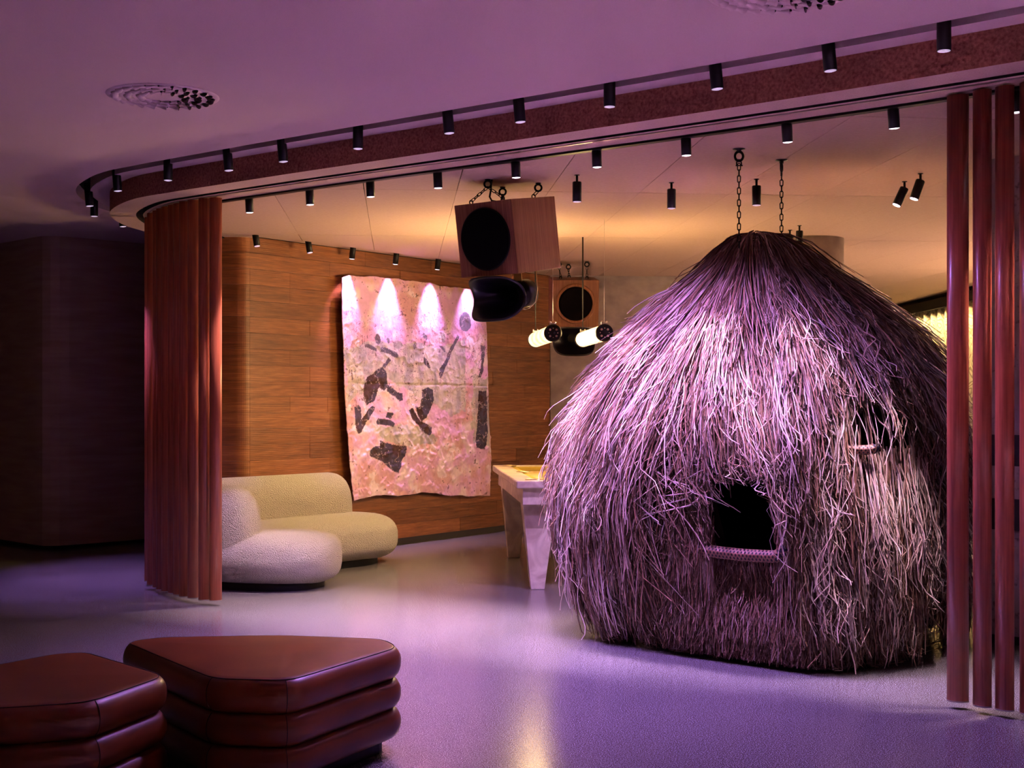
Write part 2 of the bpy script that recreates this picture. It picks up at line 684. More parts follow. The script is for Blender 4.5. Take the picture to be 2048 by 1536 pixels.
def onarc(deg, off=0.0):
    an = math.atan2(WN.y, WN.x) - R(deg)
    return (AC.x + (AR + off) * math.cos(an), AC.y + (AR + off) * math.sin(an))


def onwall(s, off, z=0.0):
    p = CW + WD * s + WN * off
    return (p.x, p.y, z)


# inner ceiling boards (each its own board, thin open joints)
tr2 = offset_curve(F, 0.465)
keep = [tuple(p) for p in tr2 if p[1] < 10.80]
pg = keep + [(6.0, 20.8), (2.75, 20.8), (2.75, 14.62)] + [onwall(4.35, 0.20)[:2], onwall(0.06, 0.20)[:2]]
bm = bmesh.new()
bm.faces.new([bm.verts.new((p[0], p[1], 0)) for p in pg])
g1 = Vector((-0.085, 0.9964, 0)); g2 = Vector((0.9964, 0.085, 0))
for k in range(-8, 16):
    bmesh.ops.bisect_plane(bm, geom=bm.verts[:] + bm.edges[:] + bm.faces[:], plane_co=Vector((-0.36, 8.64, 0)) + g2 * (0.60 * k), plane_no=g2)
for k in range(-3, 8):
    bmesh.ops.bisect_plane(bm, geom=bm.verts[:] + bm.edges[:] + bm.faces[:], plane_co=Vector((-0.36, 8.62, 0)) + g1 * (2.4 * k), plane_no=g1)
for fc in bm.faces:
    if fc.calc_area() < 0.004:
        continue
    loop = [v.co for v in fc.verts]
    n = len(loop)
    c = fc.calc_center_median()
    out = []
    for i in range(n):
        dv = (c - loop[i]); dv.normalize()
        out.append((loop[i].x + dv.x * 0.004, loop[i].y + dv.y * 0.004))
    m_ = MB()
    m_.add([(p[0], p[1], Z_IN) for p in out] + [(p[0], p[1], Z_IN + 0.02) for p in out],
           [tuple(range(n))] + [(i, (i + 1) % n, n + (i + 1) % n, n + i) for i in range(n)])
    m_.build('ceiling_panel', M['panel'], ceil_in)
bm.free()
mb = MB()
mb.prism([onwall(-0.05, 0.0)[:2], onwall(4.36, 0.0)[:2], onwall(4.36, 0.13)[:2], onwall(0.02, 0.13)[:2]], Z_IN + 0.015, Z_IN + 0.04)
mb.build('cove_strip', M['panel'], ceil_in)
mb = MB().prism([(-2.62, 11.08)] + [onarc(a) for a in range(56, -1, -8)] + [onwall(0.02, 0.13)[:2], onwall(0.06, 0.20)[:2], (-2.45, 10.75), (-2.6, 10.8)], Z_IN, Z_IN + 0.02)
mb.build('cove_strip', M['panel'], ceil_in)

# wood wall: backing and single boards
back = MB()
ARC_E = 56
LE = (-2.98, onarc(ARC_E)[1] + 0.03)
back.prism([onwall(WL, -0.02)[:2], onwall(WL, -0.14)[:2], onwall(0.1, -0.14)[:2], (-2.35, 11.25), (-2.98, LE[1] + 0.12), (-2.98, LE[1] + 0.02)] + [onarc(a, -0.02) for a in range(ARC_E, -1, -8)], 0.0, 2.80)
wall_back = struct(back.build('wall_back', M['shell']))
rnd = random.Random(5)
lens_ = [0.46, 0.70, 0.95, 1.25]
unit = {}
PH = 0.1345
for L in lens_:
    unit[L] = MB().box(0.001, L - 0.001, 0.0, 0.018, 0.001, PH - 0.001).mesh('plank', M['plank'])
ang = math.atan2(WD.y, WD.x)
for row in range(20):
    z = 0.06 + row * PH
    s = 0.0 if row % 2 else -0.0
    first = True
    while s < WL - 0.05:
        L = rnd.choice(lens_)
        if first:
            L = rnd.choice(lens_[:3]); first = False
        L = min(L, WL - s)
        if WL - s - L < 0.2:
            L = WL - s
        off = rnd.uniform(-0.0008, 0.0012)
        me = unit.get(L) or MB().box(0.001, L - 0.001, 0.0, 0.018, 0.001, PH - 0.001).mesh('plank', M['plank'])
        p = onwall(s, off, z)
        inst('plank', me, wall_back, T(*p) @ Matrix.Rotation(ang, 4, 'Z'))
        s += L
    an = np.linspace(0.2, ARC_E, 8)
    me = MB().prism([onarc(a) for a in an] + [LE, (LE[0], LE[1] + 0.018)] + [onarc(a, -0.018) for a in an[::-1]], 0.001, PH - 0.001).mesh('plank', M['plank'])
    inst('plank', me, wall_back, T(0, 0, z))
bb = MB().prism([onwall(WL, -0.03)[:2], onwall(WL, -0.012)[:2]] + [onarc(a, -0.012) for a in range(0, ARC_E + 1, 8)] + [(LE[0], LE[1] + 0.012), (LE[0], LE[1] + 0.03)] + [onarc(a, -0.03) for a in range(ARC_E, -1, -8)], 0.0, 0.06)
struct(bb.build('baseboard_back', M['darkinset']))

# other walls
struct(MB().prism([(0.425, 14.66), (2.75, 14.72), (2.75, 14.90), (0.40, 14.90)], 0, 2.80).build('wall_rear', M['plaster']))
struct(MB().box(2.6, 6.2, 20.7, 20.9, 0, 2.80).build('wall_far', M['plaster']))
struct(MB().box(2.60, 2.75, 14.90, 20.9, 0, 2.80).build('wall_side', M['plaster']))
# plain walls of the foyer behind and beside the photographer
struct(MB().box(-9.2, 8.2, -4.2, -4.0, 0, 2.9).build('wall_front', M['plaster']))
struct(MB().box(-9.2, -9.0, -4.0, 22, 0, 2.9).build('wall_outer_left', M['plaster']))
struct(MB().box(8.0, 8.2, -4.0, 22, 0, 2.9).build('wall_outer_right', M['plaster']))
struct(MB().box(5.78, 6.0, 4.0, 20.9, 0, 2.80).build('wall_window_side', M['plaster']))
# pier wall on the right, parallel to the header, with two dark insets
PD = Vector((0.77, -0.638, 0)); PN = Vector((0.638, 0.77, 0)); PA = Vector((2.685, 7.53, 0))


def onpier(s, off):
    p = PA + PD * s + PN * off
    return (p.x, p.y)


wall_right = struct(MB().prism([onpier(0, 0), onpier(3.6, 0), onpier(3.6, 0.22), onpier(0.12, 0.22)], 0.05, 2.745).build('wall_right', M['stoneplaster']))
for (z0, z1) in ((1.005, 1.18), (0.645, 0.82)):
    MB().prism([onpier(0.03, -0.012), onpier(3.4, -0.012), onpier(3.4, 0.01), onpier(0.03, 0.01)], z0, z1).build('inset_panel', M['darkinset'], wall_right, 0.003)
struct(MB().prism([onpier(0.02, 0.02), onpier(3.6, 0.02), onpier(3.6, 0.2), onpier(0.12, 0.2)], 0.0, 0.05).build('baseboard_right', M['darkinset']))
# dark travertine wall at the left
pl = [(-7.0, 14.75), (-4.40, 12.27), (-4.33, 12.215), (-4.25, 12.20), (-4.17, 12.22), (-4.10, 12.275), (-2.55, 13.75), (-2.55, 14.6), (-7.0, 15.4)]
wall_left = struct(MB().prism(pl, 0.035, Z_OUT).build('wall_left', M['travertine']))
pl2 = [(-7.0, 14.80), (-4.25, 12.26), (-2.6, 13.80), (-2.6, 14.5), (-7.0, 15.3)]
struct(MB().prism(pl2, 0.0, 0.035).build('baseboard_left', M['darkinset']))
# rounded column behind the hut
col_t = MB().lathe([(0.29, 0), (0.29, Z_IN + 0.01)], 40, T(2.52, 11.25, 0))
struct(col_t.build('column', M['plaster']))

# ================================================================== TRACKS AND SPOTLIGHTS
mb = MB(); solid_strip(mb, offset_curve(F, 0.42)[6:], offset_curve(F, 0.465)[6:], Z_IN - 0.012, Z_IN + 0.03)
tag(mb.build('light_track', M['black']), 'black curved light track along the inner edge of the soffit', 'light track')
mb = MB(); solid_strip(mb, offset_curve(F, -0.21), offset_curve(F, -0.16), Z_OUT + 0.0605, Z_OUT + 0.085)
tag(mb.build('light_track', M['black']), 'black light track sunk in the curved slot of the outer ceiling', 'light track')
mb = MB().prism([onwall(0.0, 0.14)[:2], onwall(4.35, 0.14)[:2], onwall(4.35, 0.19)[:2], onwall(0.02, 0.19)[:2]], Z_IN + 0.012, Z_IN + 0.05)
tag(mb.build('light_track', M['black']), 'straight black light track in the ceiling gap beside the wood wall', 'light track')


def spot_lamp(parent, power, col, size, blend, z, mtx=None):
    d = bpy.data.lights.new('bulb', 'SPOT')
    d.energy = power
    d.color = col
    d.spot_size = R(size)
    d.spot_blend = blend
    d.shadow_soft_size = 0.022
    o = bpy.data.objects.new('bulb', d)
    COL.objects.link(o)
    o.parent = parent
    o.location = (0, 0, z - 0.012)
    return o


# local frame: fixture hangs from z=0 downwards
def can_meshes(r, ln):
    body = MB().lathe([(r * 0.93, 0), (r, -0.004), (r, -ln), (r * 0.90, -ln), (r * 0.88, -ln + 0.006)], 24, cap=False)
    body.cyl(r * 0.92, -ln + 0.008, -0.001, 24)
    return body.mesh('body', M['black'])


def lens_mesh(r, ln, m):
    return MB().lathe([(0.0005, -ln - 0.0045), (r * 0.5, -ln - 0.004), (r * 0.88, -ln - 0.001), (r * 0.90, -ln + 0.002)], 24, cap=False).mesh('lens', m)


LO = 0.105
can_o = can_meshes(0.0285, LO + 0.06)
can_i = can_meshes(0.0265, 0.098)
can_w = can_meshes(0.0265, 0.105)
can_h = can_meshes(0.0275, 0.12)
lens_o = lens_mesh(0.0285, LO + 0.06, M['lens_dim'])
lens_i = lens_mesh(0.0265, 0.098, M['lens'])
lens_w = lens_mesh(0.0265, 0.105, M['lens'])
lens_wd = lens_mesh(0.0265, 0.105, M['lens_dim'])
lens_h = lens_mesh(0.0275, 0.12, M['lens'])
lens_hd = lens_mesh(0.0275, 0.12, M['lens_dim'])


def spotlight(label, group, loc, rot, body, lens, ln, power, col, size, blend):
    t = thing('spotlight', label, 'spotlight', loc, rot, group)
    inst('body', body, t)
    inst('lens', lens, t)
    if power > 0:
        spot_lamp(t, power, col, size, blend, -ln)
    return t


outer = [(1.746, 5.356), (1.351, 5.681), (0.917, 6.012), (0.469, 6.373), (0.028, 6.725), (-0.346, 7.005), (-0.864, 7.432), (-1.366, 7.837),
         (-1.753, 8.137), (-2.206, 8.498), (-2.67, 8.93), (-3.08, 9.62), (-3.20, 10.15), (-3.17, 10.75)]
for i, (x, y) in enumerate(outer):
    if i == 0: lb = 'black spotlight in the outer ceiling slot, nearest the right edge of the photo'
    elif i == len(outer) - 1: lb = 'black spotlight in the outer ceiling slot, half hidden behind the header at far left'
    else: lb = '%s black spotlight from the right in the outer ceiling slot' % ORD[i]
    lean = R(-5) if i % 3 != 0 else 0
    pw = P_OUTER * (1.3 if i >= 11 else (0.03 if i >= 8 else {0: 0.1, 1: 0.12, 2: 0.4, 3: 2.2, 4: 2.4, 5: 2.4, 6: 1.4, 7: 0.4}[i]))
    spotlight(lb, 'spotlights of the outer ceiling slot', (x, y, Z_OUT + 0.06), (0, lean, 0), can_o, lens_o, LO + 0.06, pw, C_OUTER, {2: 130, 3: 125, 4: 125, 5: 80, 6: 70}.get(i, 52), 0.6)

innr = [(-1.775, 8.942), (-1.312, 8.583), (-0.884, 8.251), (-0.445, 7.91), (0.02, 7.54), (0.459, 7.203), (0.9, 6.86), (1.348, 6.506), (1.775, 6.174), (2.216, 5.837)]
for i, (x, y) in enumerate(innr):
    if i == 0: lb = 'black spotlight on the inner curved track, just right of the folded louvers'
    elif i == 9: lb = 'black spotlight on the inner curved track, half hidden behind the right louvers'
    else: lb = '%s black spotlight from the left on the inner curved track' % ORD[i]
    rot = Matrix.Rotation(R({7: 7, 8: 9}.get(i, 3.5)), 3, PD).to_euler()
    spotlight(lb, 'spotlights of the inner curved track', (x, y, Z_IN), rot, can_i, lens_i, 0.098, P_INNER * {5: 1.5, 6: 1.2, 7: 0.9, 8: 1.1, 9: 0.6}.get(i, 1.0), C_HUT if i in (5, 6, 7) else C_INNER, 38 if i >= 5 else 46, 0.8)

wsp = [(-2.03, 10.88), (-1.66, 11.36), (-1.31, 11.80), (-0.95, 12.26), (-0.60, 12.76), (-0.25, 13.22)]
for i, (x, y) in enumerate(wsp):
    s = (Vector((x, y, 0)) - CW).dot(WD)
    p = onwall(s, 0.165, Z_IN + 0.01)
    lit = i >= 2
    lb = ['black spotlight beside the wood wall, leftmost of the row', 'black spotlight beside the wood wall, second from the left',
          'black spotlight above the left half of the painted cloth', 'black spotlight above the middle of the painted cloth',
          'black spotlight above the right half of the painted cloth, left of the big speaker', 'black spotlight above the right end of the painted cloth behind the speaker'][i]
    # tilt the can a few degrees towards the wall
    axis = WD
    q = Matrix.Rotation(R(8.0 if lit else -13.0), 3, axis).to_euler()
    spotlight(lb, 'spotlights beside the wood wall', p, q, can_w, lens_w if lit else lens_wd, 0.105, P_ART * (0.6 if i == 5 else 1) if lit else 60, C_ART if lit else (1.0, 0.72, 0.30), 56 if lit else 66, 1.0)

hang = [((0.394, 8.032), 0, 0, 'black hanging spotlight just right of the big speaker', 0.35),
        ((1.0, 8.308), 0, 0, 'black hanging spotlight left of the hut chains', 0.35),
        ((1.509, 8.177), 0, 0, 'black hanging spotlight between the two hut chains', 0.35),
        ((2.45, 8.27), -4, 26, 'black tilted spotlight on the ceiling right of the hut, lower of two', 4.0),
        ((2.46, 7.979), -3, 20, 'black tilted spotlight on the ceiling right of the hut, upper of two', 4.0),
        ((2.227, 10.615), 0, 0, 'black hanging spotlight behind the hut top, left of the pair', 1.0),
        ((2.244, 10.343), 0, 0, 'black hanging spotlight behind the hut top, right of the pair', 1.0)]
for (x, y), tx, ty, lb, k in hang:
    t = thing('spotlight', lb, 'spotlight', (x, y, Z_IN), (0, 0, 0), 'hanging ceiling spotlights')
    MB().cyl(0.0075, -0.055, 0.0, 12).cyl(0.016, -0.004, 0.0, 16).build('stem', M['black'], t)
    mt = T(0, 0, -0.042) @ RX(tx) @ RY(ty)
    inst('body', can_h, t, mt)
    inst('lens', lens_h if k > 0.5 else lens_hd, t, mt)
    cl_ = (1.0, 0.74, 0.56) if k > 1 else ((0.62, 0.38, 1.0) if 'left of the hut chains' in lb else C_AMBER)
    l = spot_lamp(t, P_HANG * k * (12 if 'left of the hut chains' in lb else 1), cl_, 130 if 'left of the hut chains' in lb else 75, 0.8, 0)
    l.matrix_local = mt @ T(0, 0, -0.134)

# ================================================================== LOUVER SLATS
def slat_poly(L, th, n=12):
    pts = []
    for i in range(n + 1):
        t = -1 + 2 * i / n
        pts.append((t * L / 2, th / 2 * (1 - t * t) ** 0.75 + 0.0015))
    for i in range(n + 1):
        t = 1 - 2 * i / n
        pts.append((t * L / 2, -th / 2 * (1 - t * t) ** 0.75 - 0.0015))
    return pts


SLB, SLT = 0.032, 2.752
slat_blade = MB().prism(slat_poly(0.082, 0.050), SLB + 0.006, SLT - 0.02, smooth=True).mesh('blade', M['slat'])
slat_cap = MB().prism(slat_poly(0.084, 0.052), SLB, SLB + 0.006).mesh('end_cap', M['steel'])
slat_pin = MB().cyl(0.009, SLT - 0.02, SLT + 0.03, 12).mesh('pivot', M['steel'])


wide_blade = MB().prism(slat_poly(0.093, 0.050), SLB + 0.006, SLT - 0.02, smooth=True).mesh('blade', M['slat'])
wide_cap = MB().prism(slat_poly(0.095, 0.052), SLB, SLB + 0.006).mesh('end_cap', M['steel'])


def slat(x, y, a, label, group, wide=False):
    t = thing('louver_slat', label, 'louver', (x, y, 0), (0, 0, R(a)), group)
    inst('blade', wide_blade if wide else slat_blade, t)
    inst('end_cap', wide_cap if wide else slat_cap, t)
    inst('pivot', slat_pin, t)


left_xy = [(-2.760, 10.09), (-2.679, 9.87), (-2.600, 9.735), (-2.545, 9.63), (-2.483, 9.54), (-2.413, 9.455), (-2.357, 9.38), (-2.290, 9.285), (-2.213, 9.215), (-2.118, 9.130), (-2.035, 9.098)]
for i, (x, y) in enumerate([(p[0] * 0.976, p[1] * 0.976) for p in left_xy]):
    k = len(left_xy) - 1 - i
    a = 14 + (k * 5.0) * 0.6
    if k == 0: lb = 'dark red wooden louver standing slightly apart at the right end of the folded left stack'
    elif i == 0: lb = 'dark red wooden louver at the far left end of the folded stack'
    else: lb = '%s dark red wooden louver from the right in the folded left stack' % ORD[k]
    slat(x, y, a, lb, 'louvers folded at the left')
right_xy = [(1.985, 5.90), (2.060, 5.805), (2.132, 5.735), (2.210, 5.660)]
for i, (x, y) in enumerate(right_xy):
    lb = ['dark red wooden louver with a bright streak, leftmost of the group at the right edge', 'second dark red wooden louver from the left at the right edge',
          'third dark red wooden louver from the left at the right edge', 'dark red wooden louver cut off by the right edge of the photo'][i]
    slat(x, y, -20 if i == 0 else -38, lb, 'louvers at the right edge', i == 0)

# ================================================================== CEILING DIFFUSERS
def diffuser(x, y, label):
    t = thing('air_diffuser', label, 'air vent', (x, y, Z_OUT), (0, 0, 0), 'round ceiling air vents')
    MB().lathe([(0.0005, -0.004), (0.255, -0.004), (0.275, -0.001), (0.277, 0.004)], 56, cap=False).build('plate', M['vent'], t)
    # a scoop: half-cone hood opening tangentially
    hood = MB()
    n = 8
    vs, fs = [], []
    for j in range(4):
        u_ = j / 3
        for i in range(n + 1):
            a = math.pi * i / n
            rr = 0.021 * (0.25 + 0.75 * u_)
            vs.append((-0.030 + 0.048 * u_, rr * math.cos(a), -0.004 - (0.003 + 0.015 * u_) * math.sin(a)))
    for j in range(3):
        for i in range(n):
            fs.append((j * (n + 1) + i, j * (n + 1) + i + 1, (j + 1) * (n + 1) + i + 1, (j + 1) * (n + 1) + i))
    hm = hood.add(vs, fs, True).mesh('scoop', M['vent'])
    sl = MB().prism([(0.004, -0.014), (0.024, -0.015), (0.027, 0), (0.024, 0.015), (0.004, 0.014)], -0.0055, -0.004).mesh('slot', M['shell'])
    for rr, cnt in ((0.232, 24), (0.170, 19), (0.110, 13)):
        for k in range(cnt):
            a = 2 * math.pi * (k + 0.5 * (rr < 0.2)) / cnt
            mt = T(rr * math.cos(a), rr * math.sin(a), 0) @ Matrix.Rotation(a - math.pi / 2, 4, 'Z')
            s = inst('scoop', hm, t, mt)
            inst('slot', sl, t, mt)


diffuser(-1.739, 6.603, 'round perforated air vent in the purple ceiling at upper left')
diffuser(1.00, 4.92, 'round perforated air vent cut off by the top edge of the photo')

# ================================================================== OTTOMANS
def rounded_poly(pts, r=0.09, k=7):
    n = len(pts)
    out = []
    for i in range(n):
        p0, p1, p2 = [np.array(pts[j % n], float) for j in (i - 1, i, i + 1)]
        a = (p0 - p1); b = (p2 - p1)
        la, lb = np.linalg.norm(a), np.linalg.norm(b)
        rr = min(r, la * 0.45, lb * 0.45)
        A, B = p1 + a / la * rr, p1 + b / lb * rr
        for t in np.linspace(0, 1, k):
            out.append((1 - t) ** 2 * A + 2 * t * (1 - t) * p1 + t * t * B)
    return np.array(out)


def resample_closed(c, step):
    d = np.linalg.norm(np.roll(c, -1, 0) - c, axis=1)
    s = np.r_[0, np.cumsum(d)]
    n = int(s[-1] / step)
    q = np.linspace(0, s[-1], n, endpoint=False)
    cc = np.vstack([c, c[:1]])
    return np.c_[np.interp(q, s, cc[:, 0]), np.interp(q, s, cc[:, 1])]


def inset_closed(c, d):
    t = np.roll(c, -1, 0) - np.roll(c, 1, 0)
    t /= np.linalg.norm(t, axis=1)[:, None]
    return c + np.c_[-t[:, 1], t[:, 0]] * d     # CCW: left = inside


def roll(c, z0, z1, depth, crown=0.0):
    """cushion slab with a fully rounded edge; c = outer outline (CCW)"""
    mb = MB()
    n = len(c)
    h = (z1 - z0) / 2
    zc = (z0 + z1) / 2
    rings = []
    for a in np.linspace(-90, 90, 13):
        ca, sa = math.cos(R(a)), math.sin(R(a))
        ca = ca ** 0.75
        rings.append((inset_closed(c, depth * (1 - ca)), zc + h * sa))
    cen = c.mean(0)
    for k in (0.8, 0.5, 0.2):
        last = inset_closed(c, depth)
        rings.append((cen + (last - cen) * k, z1 + crown * (1 - k * k)))
    vs = [(p[0], p[1], z) for rg, z in rings for p in rg]
    fs = []
    for i in range(len(rings) - 1):
        for k in range(n):
            l = (k + 1) % n
            fs.append((i * n + k, i * n + l, (i + 1) * n + l, (i + 1) * n + k))
    fs.append(tuple((len(rings) - 1) * n + k for k in range(n)))
    fs.append(tuple(range(n))[::-1])
    return mb.add(vs, fs, True)


def ottoman(pts, label, corners):
    if sum(pts[i - 1][0] * pts[i][1] - pts[i][0] * pts[i - 1][1] for i in range(len(pts))) < 0:
        pts = pts[::-1]
    c = resample_closed(rounded_poly(pts), 0.03)
    cx, cy = c.mean(0)
    c = c - (cx, cy)
    t = thing('ottoman', label, 'ottoman', (cx, cy, 0), group='leather ottomans')
    MB().prism([tuple(p) for p in inset_closed(c, 0.075)[::2]], 0.0, 0.07).build('plinth', M['black'], t)
    hs = [(0.055, 0.175), (0.17, 0.29), (0.285, 0.412)]
    for i, (a, b) in enumerate(hs):
        r_ = roll(c, a, b, 0.058, 0.012 if i == 2 else 0.0).build('cushion', M['leather'], t)
        zc = (a + b) / 2; h = (b - a) / 2
        sm = MB()
        if i == 2:
            an = R(66)
            q = inset_closed(c, 0.058 * (1 - math.cos(an) ** 0.75) - 0.0008)
            sm.tube([(p[0], p[1], zc + h * math.sin(an) + 0.0008) for p in q], 0.0016, 5, closed=True)
        for cxy in corners:
            k = int(np.argmin(np.hypot(c[:, 0] - (cxy[0] - cx), c[:, 1] - (cxy[1] - cy))))
            ln = []
            for a2 in np.linspace(-60, 62, 14):
                q = inset_closed(c, 0.058 * (1 - math.cos(R(a2)) ** 0.75) - 0.0008)
                ln.append((q[k][0], q[k][1], zc + h * math.sin(R(a2))))
            sm.tube(ln, 0.0014, 5)
        sm.build('stitching', M['seam'], r_)
    return t


ottoman([(-1.05, 4.57), (-0.75, 4.535), (-0.415, 5.18), (-0.50, 5.38), (-0.95, 5.47), (-1.45, 5.42), (-1.575, 5.29)],
        'brown leather ottoman of three stacked rolls, the one nearer the photo centre', [(-1.08, 4.60), (-0.77, 4.54)])
ottoman([(-1.185, 4.65), (-1.33, 4.215), (-1.62, 4.12), (-2.12, 4.14), (-2.20, 4.40), (-1.75, 5.07), (-1.62, 5.10)],
        'brown leather ottoman of three stacked rolls, cut off by the left edge of the photo', [(-1.325, 4.24)])

# ================================================================== SOFA
def sweep_pad(path, hw, z0, z1, ex=3.0, rend=None, step=0.035, prof=36, lean=0.0, kz=5.0):
    c = smooth_curve(path, 0.01)
    d = np.r_[0, np.cumsum(np.linalg.norm(np.diff(c, axis=0), axis=1))]
    Ltot = d[-1]
    rend = rend or hw
    st = [rend * (1 - math.cos(p)) for p in np.linspace(0.06, math.pi / 2, 12)]
    mid = list(np.arange(rend, Ltot - rend, step))[1:]
    ss = st + mid + [Ltot - q for q in st[::-1]]
    mb = MB()
    vs, fs = [], []
    zc, hh = (z0 + z1) / 2, (z1 - z0) / 2
    for s in ss:
        p = np.array([np.interp(s, d, c[:, 0]), np.interp(s, d, c[:, 1])])
        e_ = 0.02
        q = np.array([np.interp(min(s + e_, Ltot), d, c[:, 0]) - np.interp(max(s - e_, 0), d, c[:, 0]), np.interp(min(s + e_, Ltot), d, c[:, 1]) - np.interp(max(s - e_, 0), d, c[:, 1])])
        q /= np.linalg.norm(q)
        nn = np.array([-q[1], q[0]])
        a = min(s, Ltot - s, rend)
        u_ = 1 - a / rend
        k = max(0.0, 1 - u_ ** 2) ** 0.5
        kh = max(0.0, 1 - u_ ** kz) ** (1 / kz)
        for i in range(prof):
            t = 2 * math.pi * i / prof
            cs, sn = math.cos(t), math.sin(t)
            x = hw * k * math.copysign(abs(cs) ** (2 / ex), cs)
            zz = hh * kh * math.copysign(abs(sn) ** (2 / ex), sn)
            w_ = p + nn * (x + lean * zz)
            vs.append((w_[0], w_[1], zc + zz))
    n = len(ss)
    for i in range(n - 1):
        for k in range(prof):
            l = (k + 1) % prof
            fs.append((i * prof + k, (i + 1) * prof + k, (i + 1) * prof + l, i * prof + l))
    fs.append(tuple(range(prof)))
    fs.append(tuple((n - 1) * prof + k for k in range(prof))[::-1])
    return mb.add(vs, fs, True)


SO = Vector((-1.9, 10.5, 0))
def loc(pts): return [(p[0] - SO.x, p[1] - SO.y) for p in pts]
t = thing('curved_sofa', 'white boucle sofa with a curved back behind the folded louvers', 'sofa', SO)
seat_path = loc([(-1.27, 9.91), (-1.72, 9.87), (-2.12, 10.04), (-2.18, 10.40), (-1.86, 10.82), (-1.45, 11.28), (-1.17, 11.66)])
back_path = loc([(-1.84, 9.71), (-2.14, 9.74), (-2.44, 10.06), (-2.44, 10.48), (-2.14, 10.86), (-1.80, 11.25), (-1.46, 11.66)])
sweep_pad(seat_path, 0.47, 0.018, 0.415, 2.7, rend=0.47, kz=3.6).build('seat', M['boucle'], t)
sweep_pad(back_path, 0.22, 0.05, 0.752, 2.5, rend=0.25, kz=2.6).build('backrest', M['boucle'], t)
sweep_pad(loc([(-1.40, 9.89), (-1.72, 9.87), (-2.12, 10.04), (-2.18, 10.40), (-1.86, 10.82), (-1.45, 11.28), (-1.28, 11.50)]), 0.35, -0.03, 0.07, 8, rend=0.35).build('plinth', M['black'], t)
o = t.children[-1]
for v in o.data.vertices:
    v.co.z = max(v.co.z, 0.0)
# seam lines of the upholstery
sm = MB()
sm.tube([(p[0] - SO.x, p[1] - SO.y, z) for p, z in [((-1.93, 9.49), 0.36), ((-1.93, 9.437), 0.30), ((-1.93, 9.410), 0.2), ((-1.935, 9.43), 0.08)]], 0.003, 5)
sm.build('seam', M['boucle'], t)

# ================================================================== POOL TABLE
PT = thing('pool_table', 'cream marble pool table with tapered legs beside the hut', 'pool table', (0.576, 10.68, 0), (0, 0, R(5)))
W, Ln, TH = 0.65, 1.185, 0.80
rw = 0.15
top = MB()
outer_p = [(-W, -Ln), (W, -Ln), (W, Ln), (-W, Ln)]
for (x0, x1, y0, y1) in ((-W, W, -Ln, -Ln + rw), (-W, W, Ln - rw, Ln), (-W, -W + rw, -Ln + rw, Ln - rw), (W - rw, W, -Ln + rw, Ln - rw)):
    MB().box(x0, x1, y0, y1, TH - 0.055, TH).build('rail', M['marble'], PT, 0.012, 3)
MB().box(-W + rw - 0.005, W - rw + 0.005, -Ln + rw - 0.005, Ln - rw + 0.005, TH - 0.09, TH - 0.045).build('bed', M['baize'], PT)
for (x0, x1, y0, y1) in ((-W + rw, W - rw, -Ln + rw, -Ln + rw + 0.045), (-W + rw, W - rw, Ln - rw - 0.045, Ln - rw), (-W + rw, -W + rw + 0.045, -Ln + rw + 0.045, Ln - rw - 0.045), (W - rw - 0.045, W - rw, -Ln + rw + 0.045, Ln - rw - 0.045)):
    MB().box(x0, x1, y0, y1, TH - 0.046, TH - 0.008).build('cushion', M['cushion'], PT, 0.008)
ap = 0.05
for (x0, x1, y0, y1) in ((-W + ap, W - ap, -Ln + ap, -Ln + ap + 0.06), (-W + ap, W - ap, Ln - ap - 0.06, Ln - ap), (-W + ap, -W + ap + 0.06, -Ln + ap + 0.06, Ln - ap - 0.06), (W - ap - 0.06, W - ap, -Ln + ap + 0.06, Ln - ap - 0.06)):
    MB().box(x0, x1, y0, y1, TH - 0.175, TH - 0.055).build('apron', M['marble'], PT, 0.004)
for sx in (-1, 1):
    for sy in (-1, 1):
        x0, y0 = sx * (W - 0.06), sy * (Ln - 0.17)
        l = MB()
        tw, bw = 0.25, 0.10
        tx, bx = x0, x0 - sx * 0.06
        vs = []
        for (ox, w_, z) in ((bx, bw, 0.0), (tx, tw, TH - 0.17)):
            vs += [(ox, y0 - sy * 0.0, z), (ox - sx * w_, y0, z), (ox - sx * w_, y0 - sy * w_ * 0.75, z), (ox, y0 - sy * w_ * 0.75, z)]
        l.add(vs, [(0, 1, 2, 3), (4, 5, 6, 7), (0, 1, 5, 4), (1, 2, 6, 5), (2, 3, 7, 6), (3, 0, 4, 7)])
        l.build('leg', M['marble'], PT, 0.006)
for (px, py) in ((-1, -1), (1, -1), (-1, 1), (1, 1), (-1, 0), (1, 0)):
    x0 = px * (W - rw + (0.01 if py else -0.02)); y0 = py * (Ln - rw + 0.01)
    p = MB().cyl(0.058, TH + 0.0005, TH + 0.0025, 24, T(x0, y0, 0)).build('pocket', M['black'], PT)
    MB().torus(0.060, 0.0045, 28, 6, T(x0, y0, TH + 0.002)).build('rim', M['brass'], p)

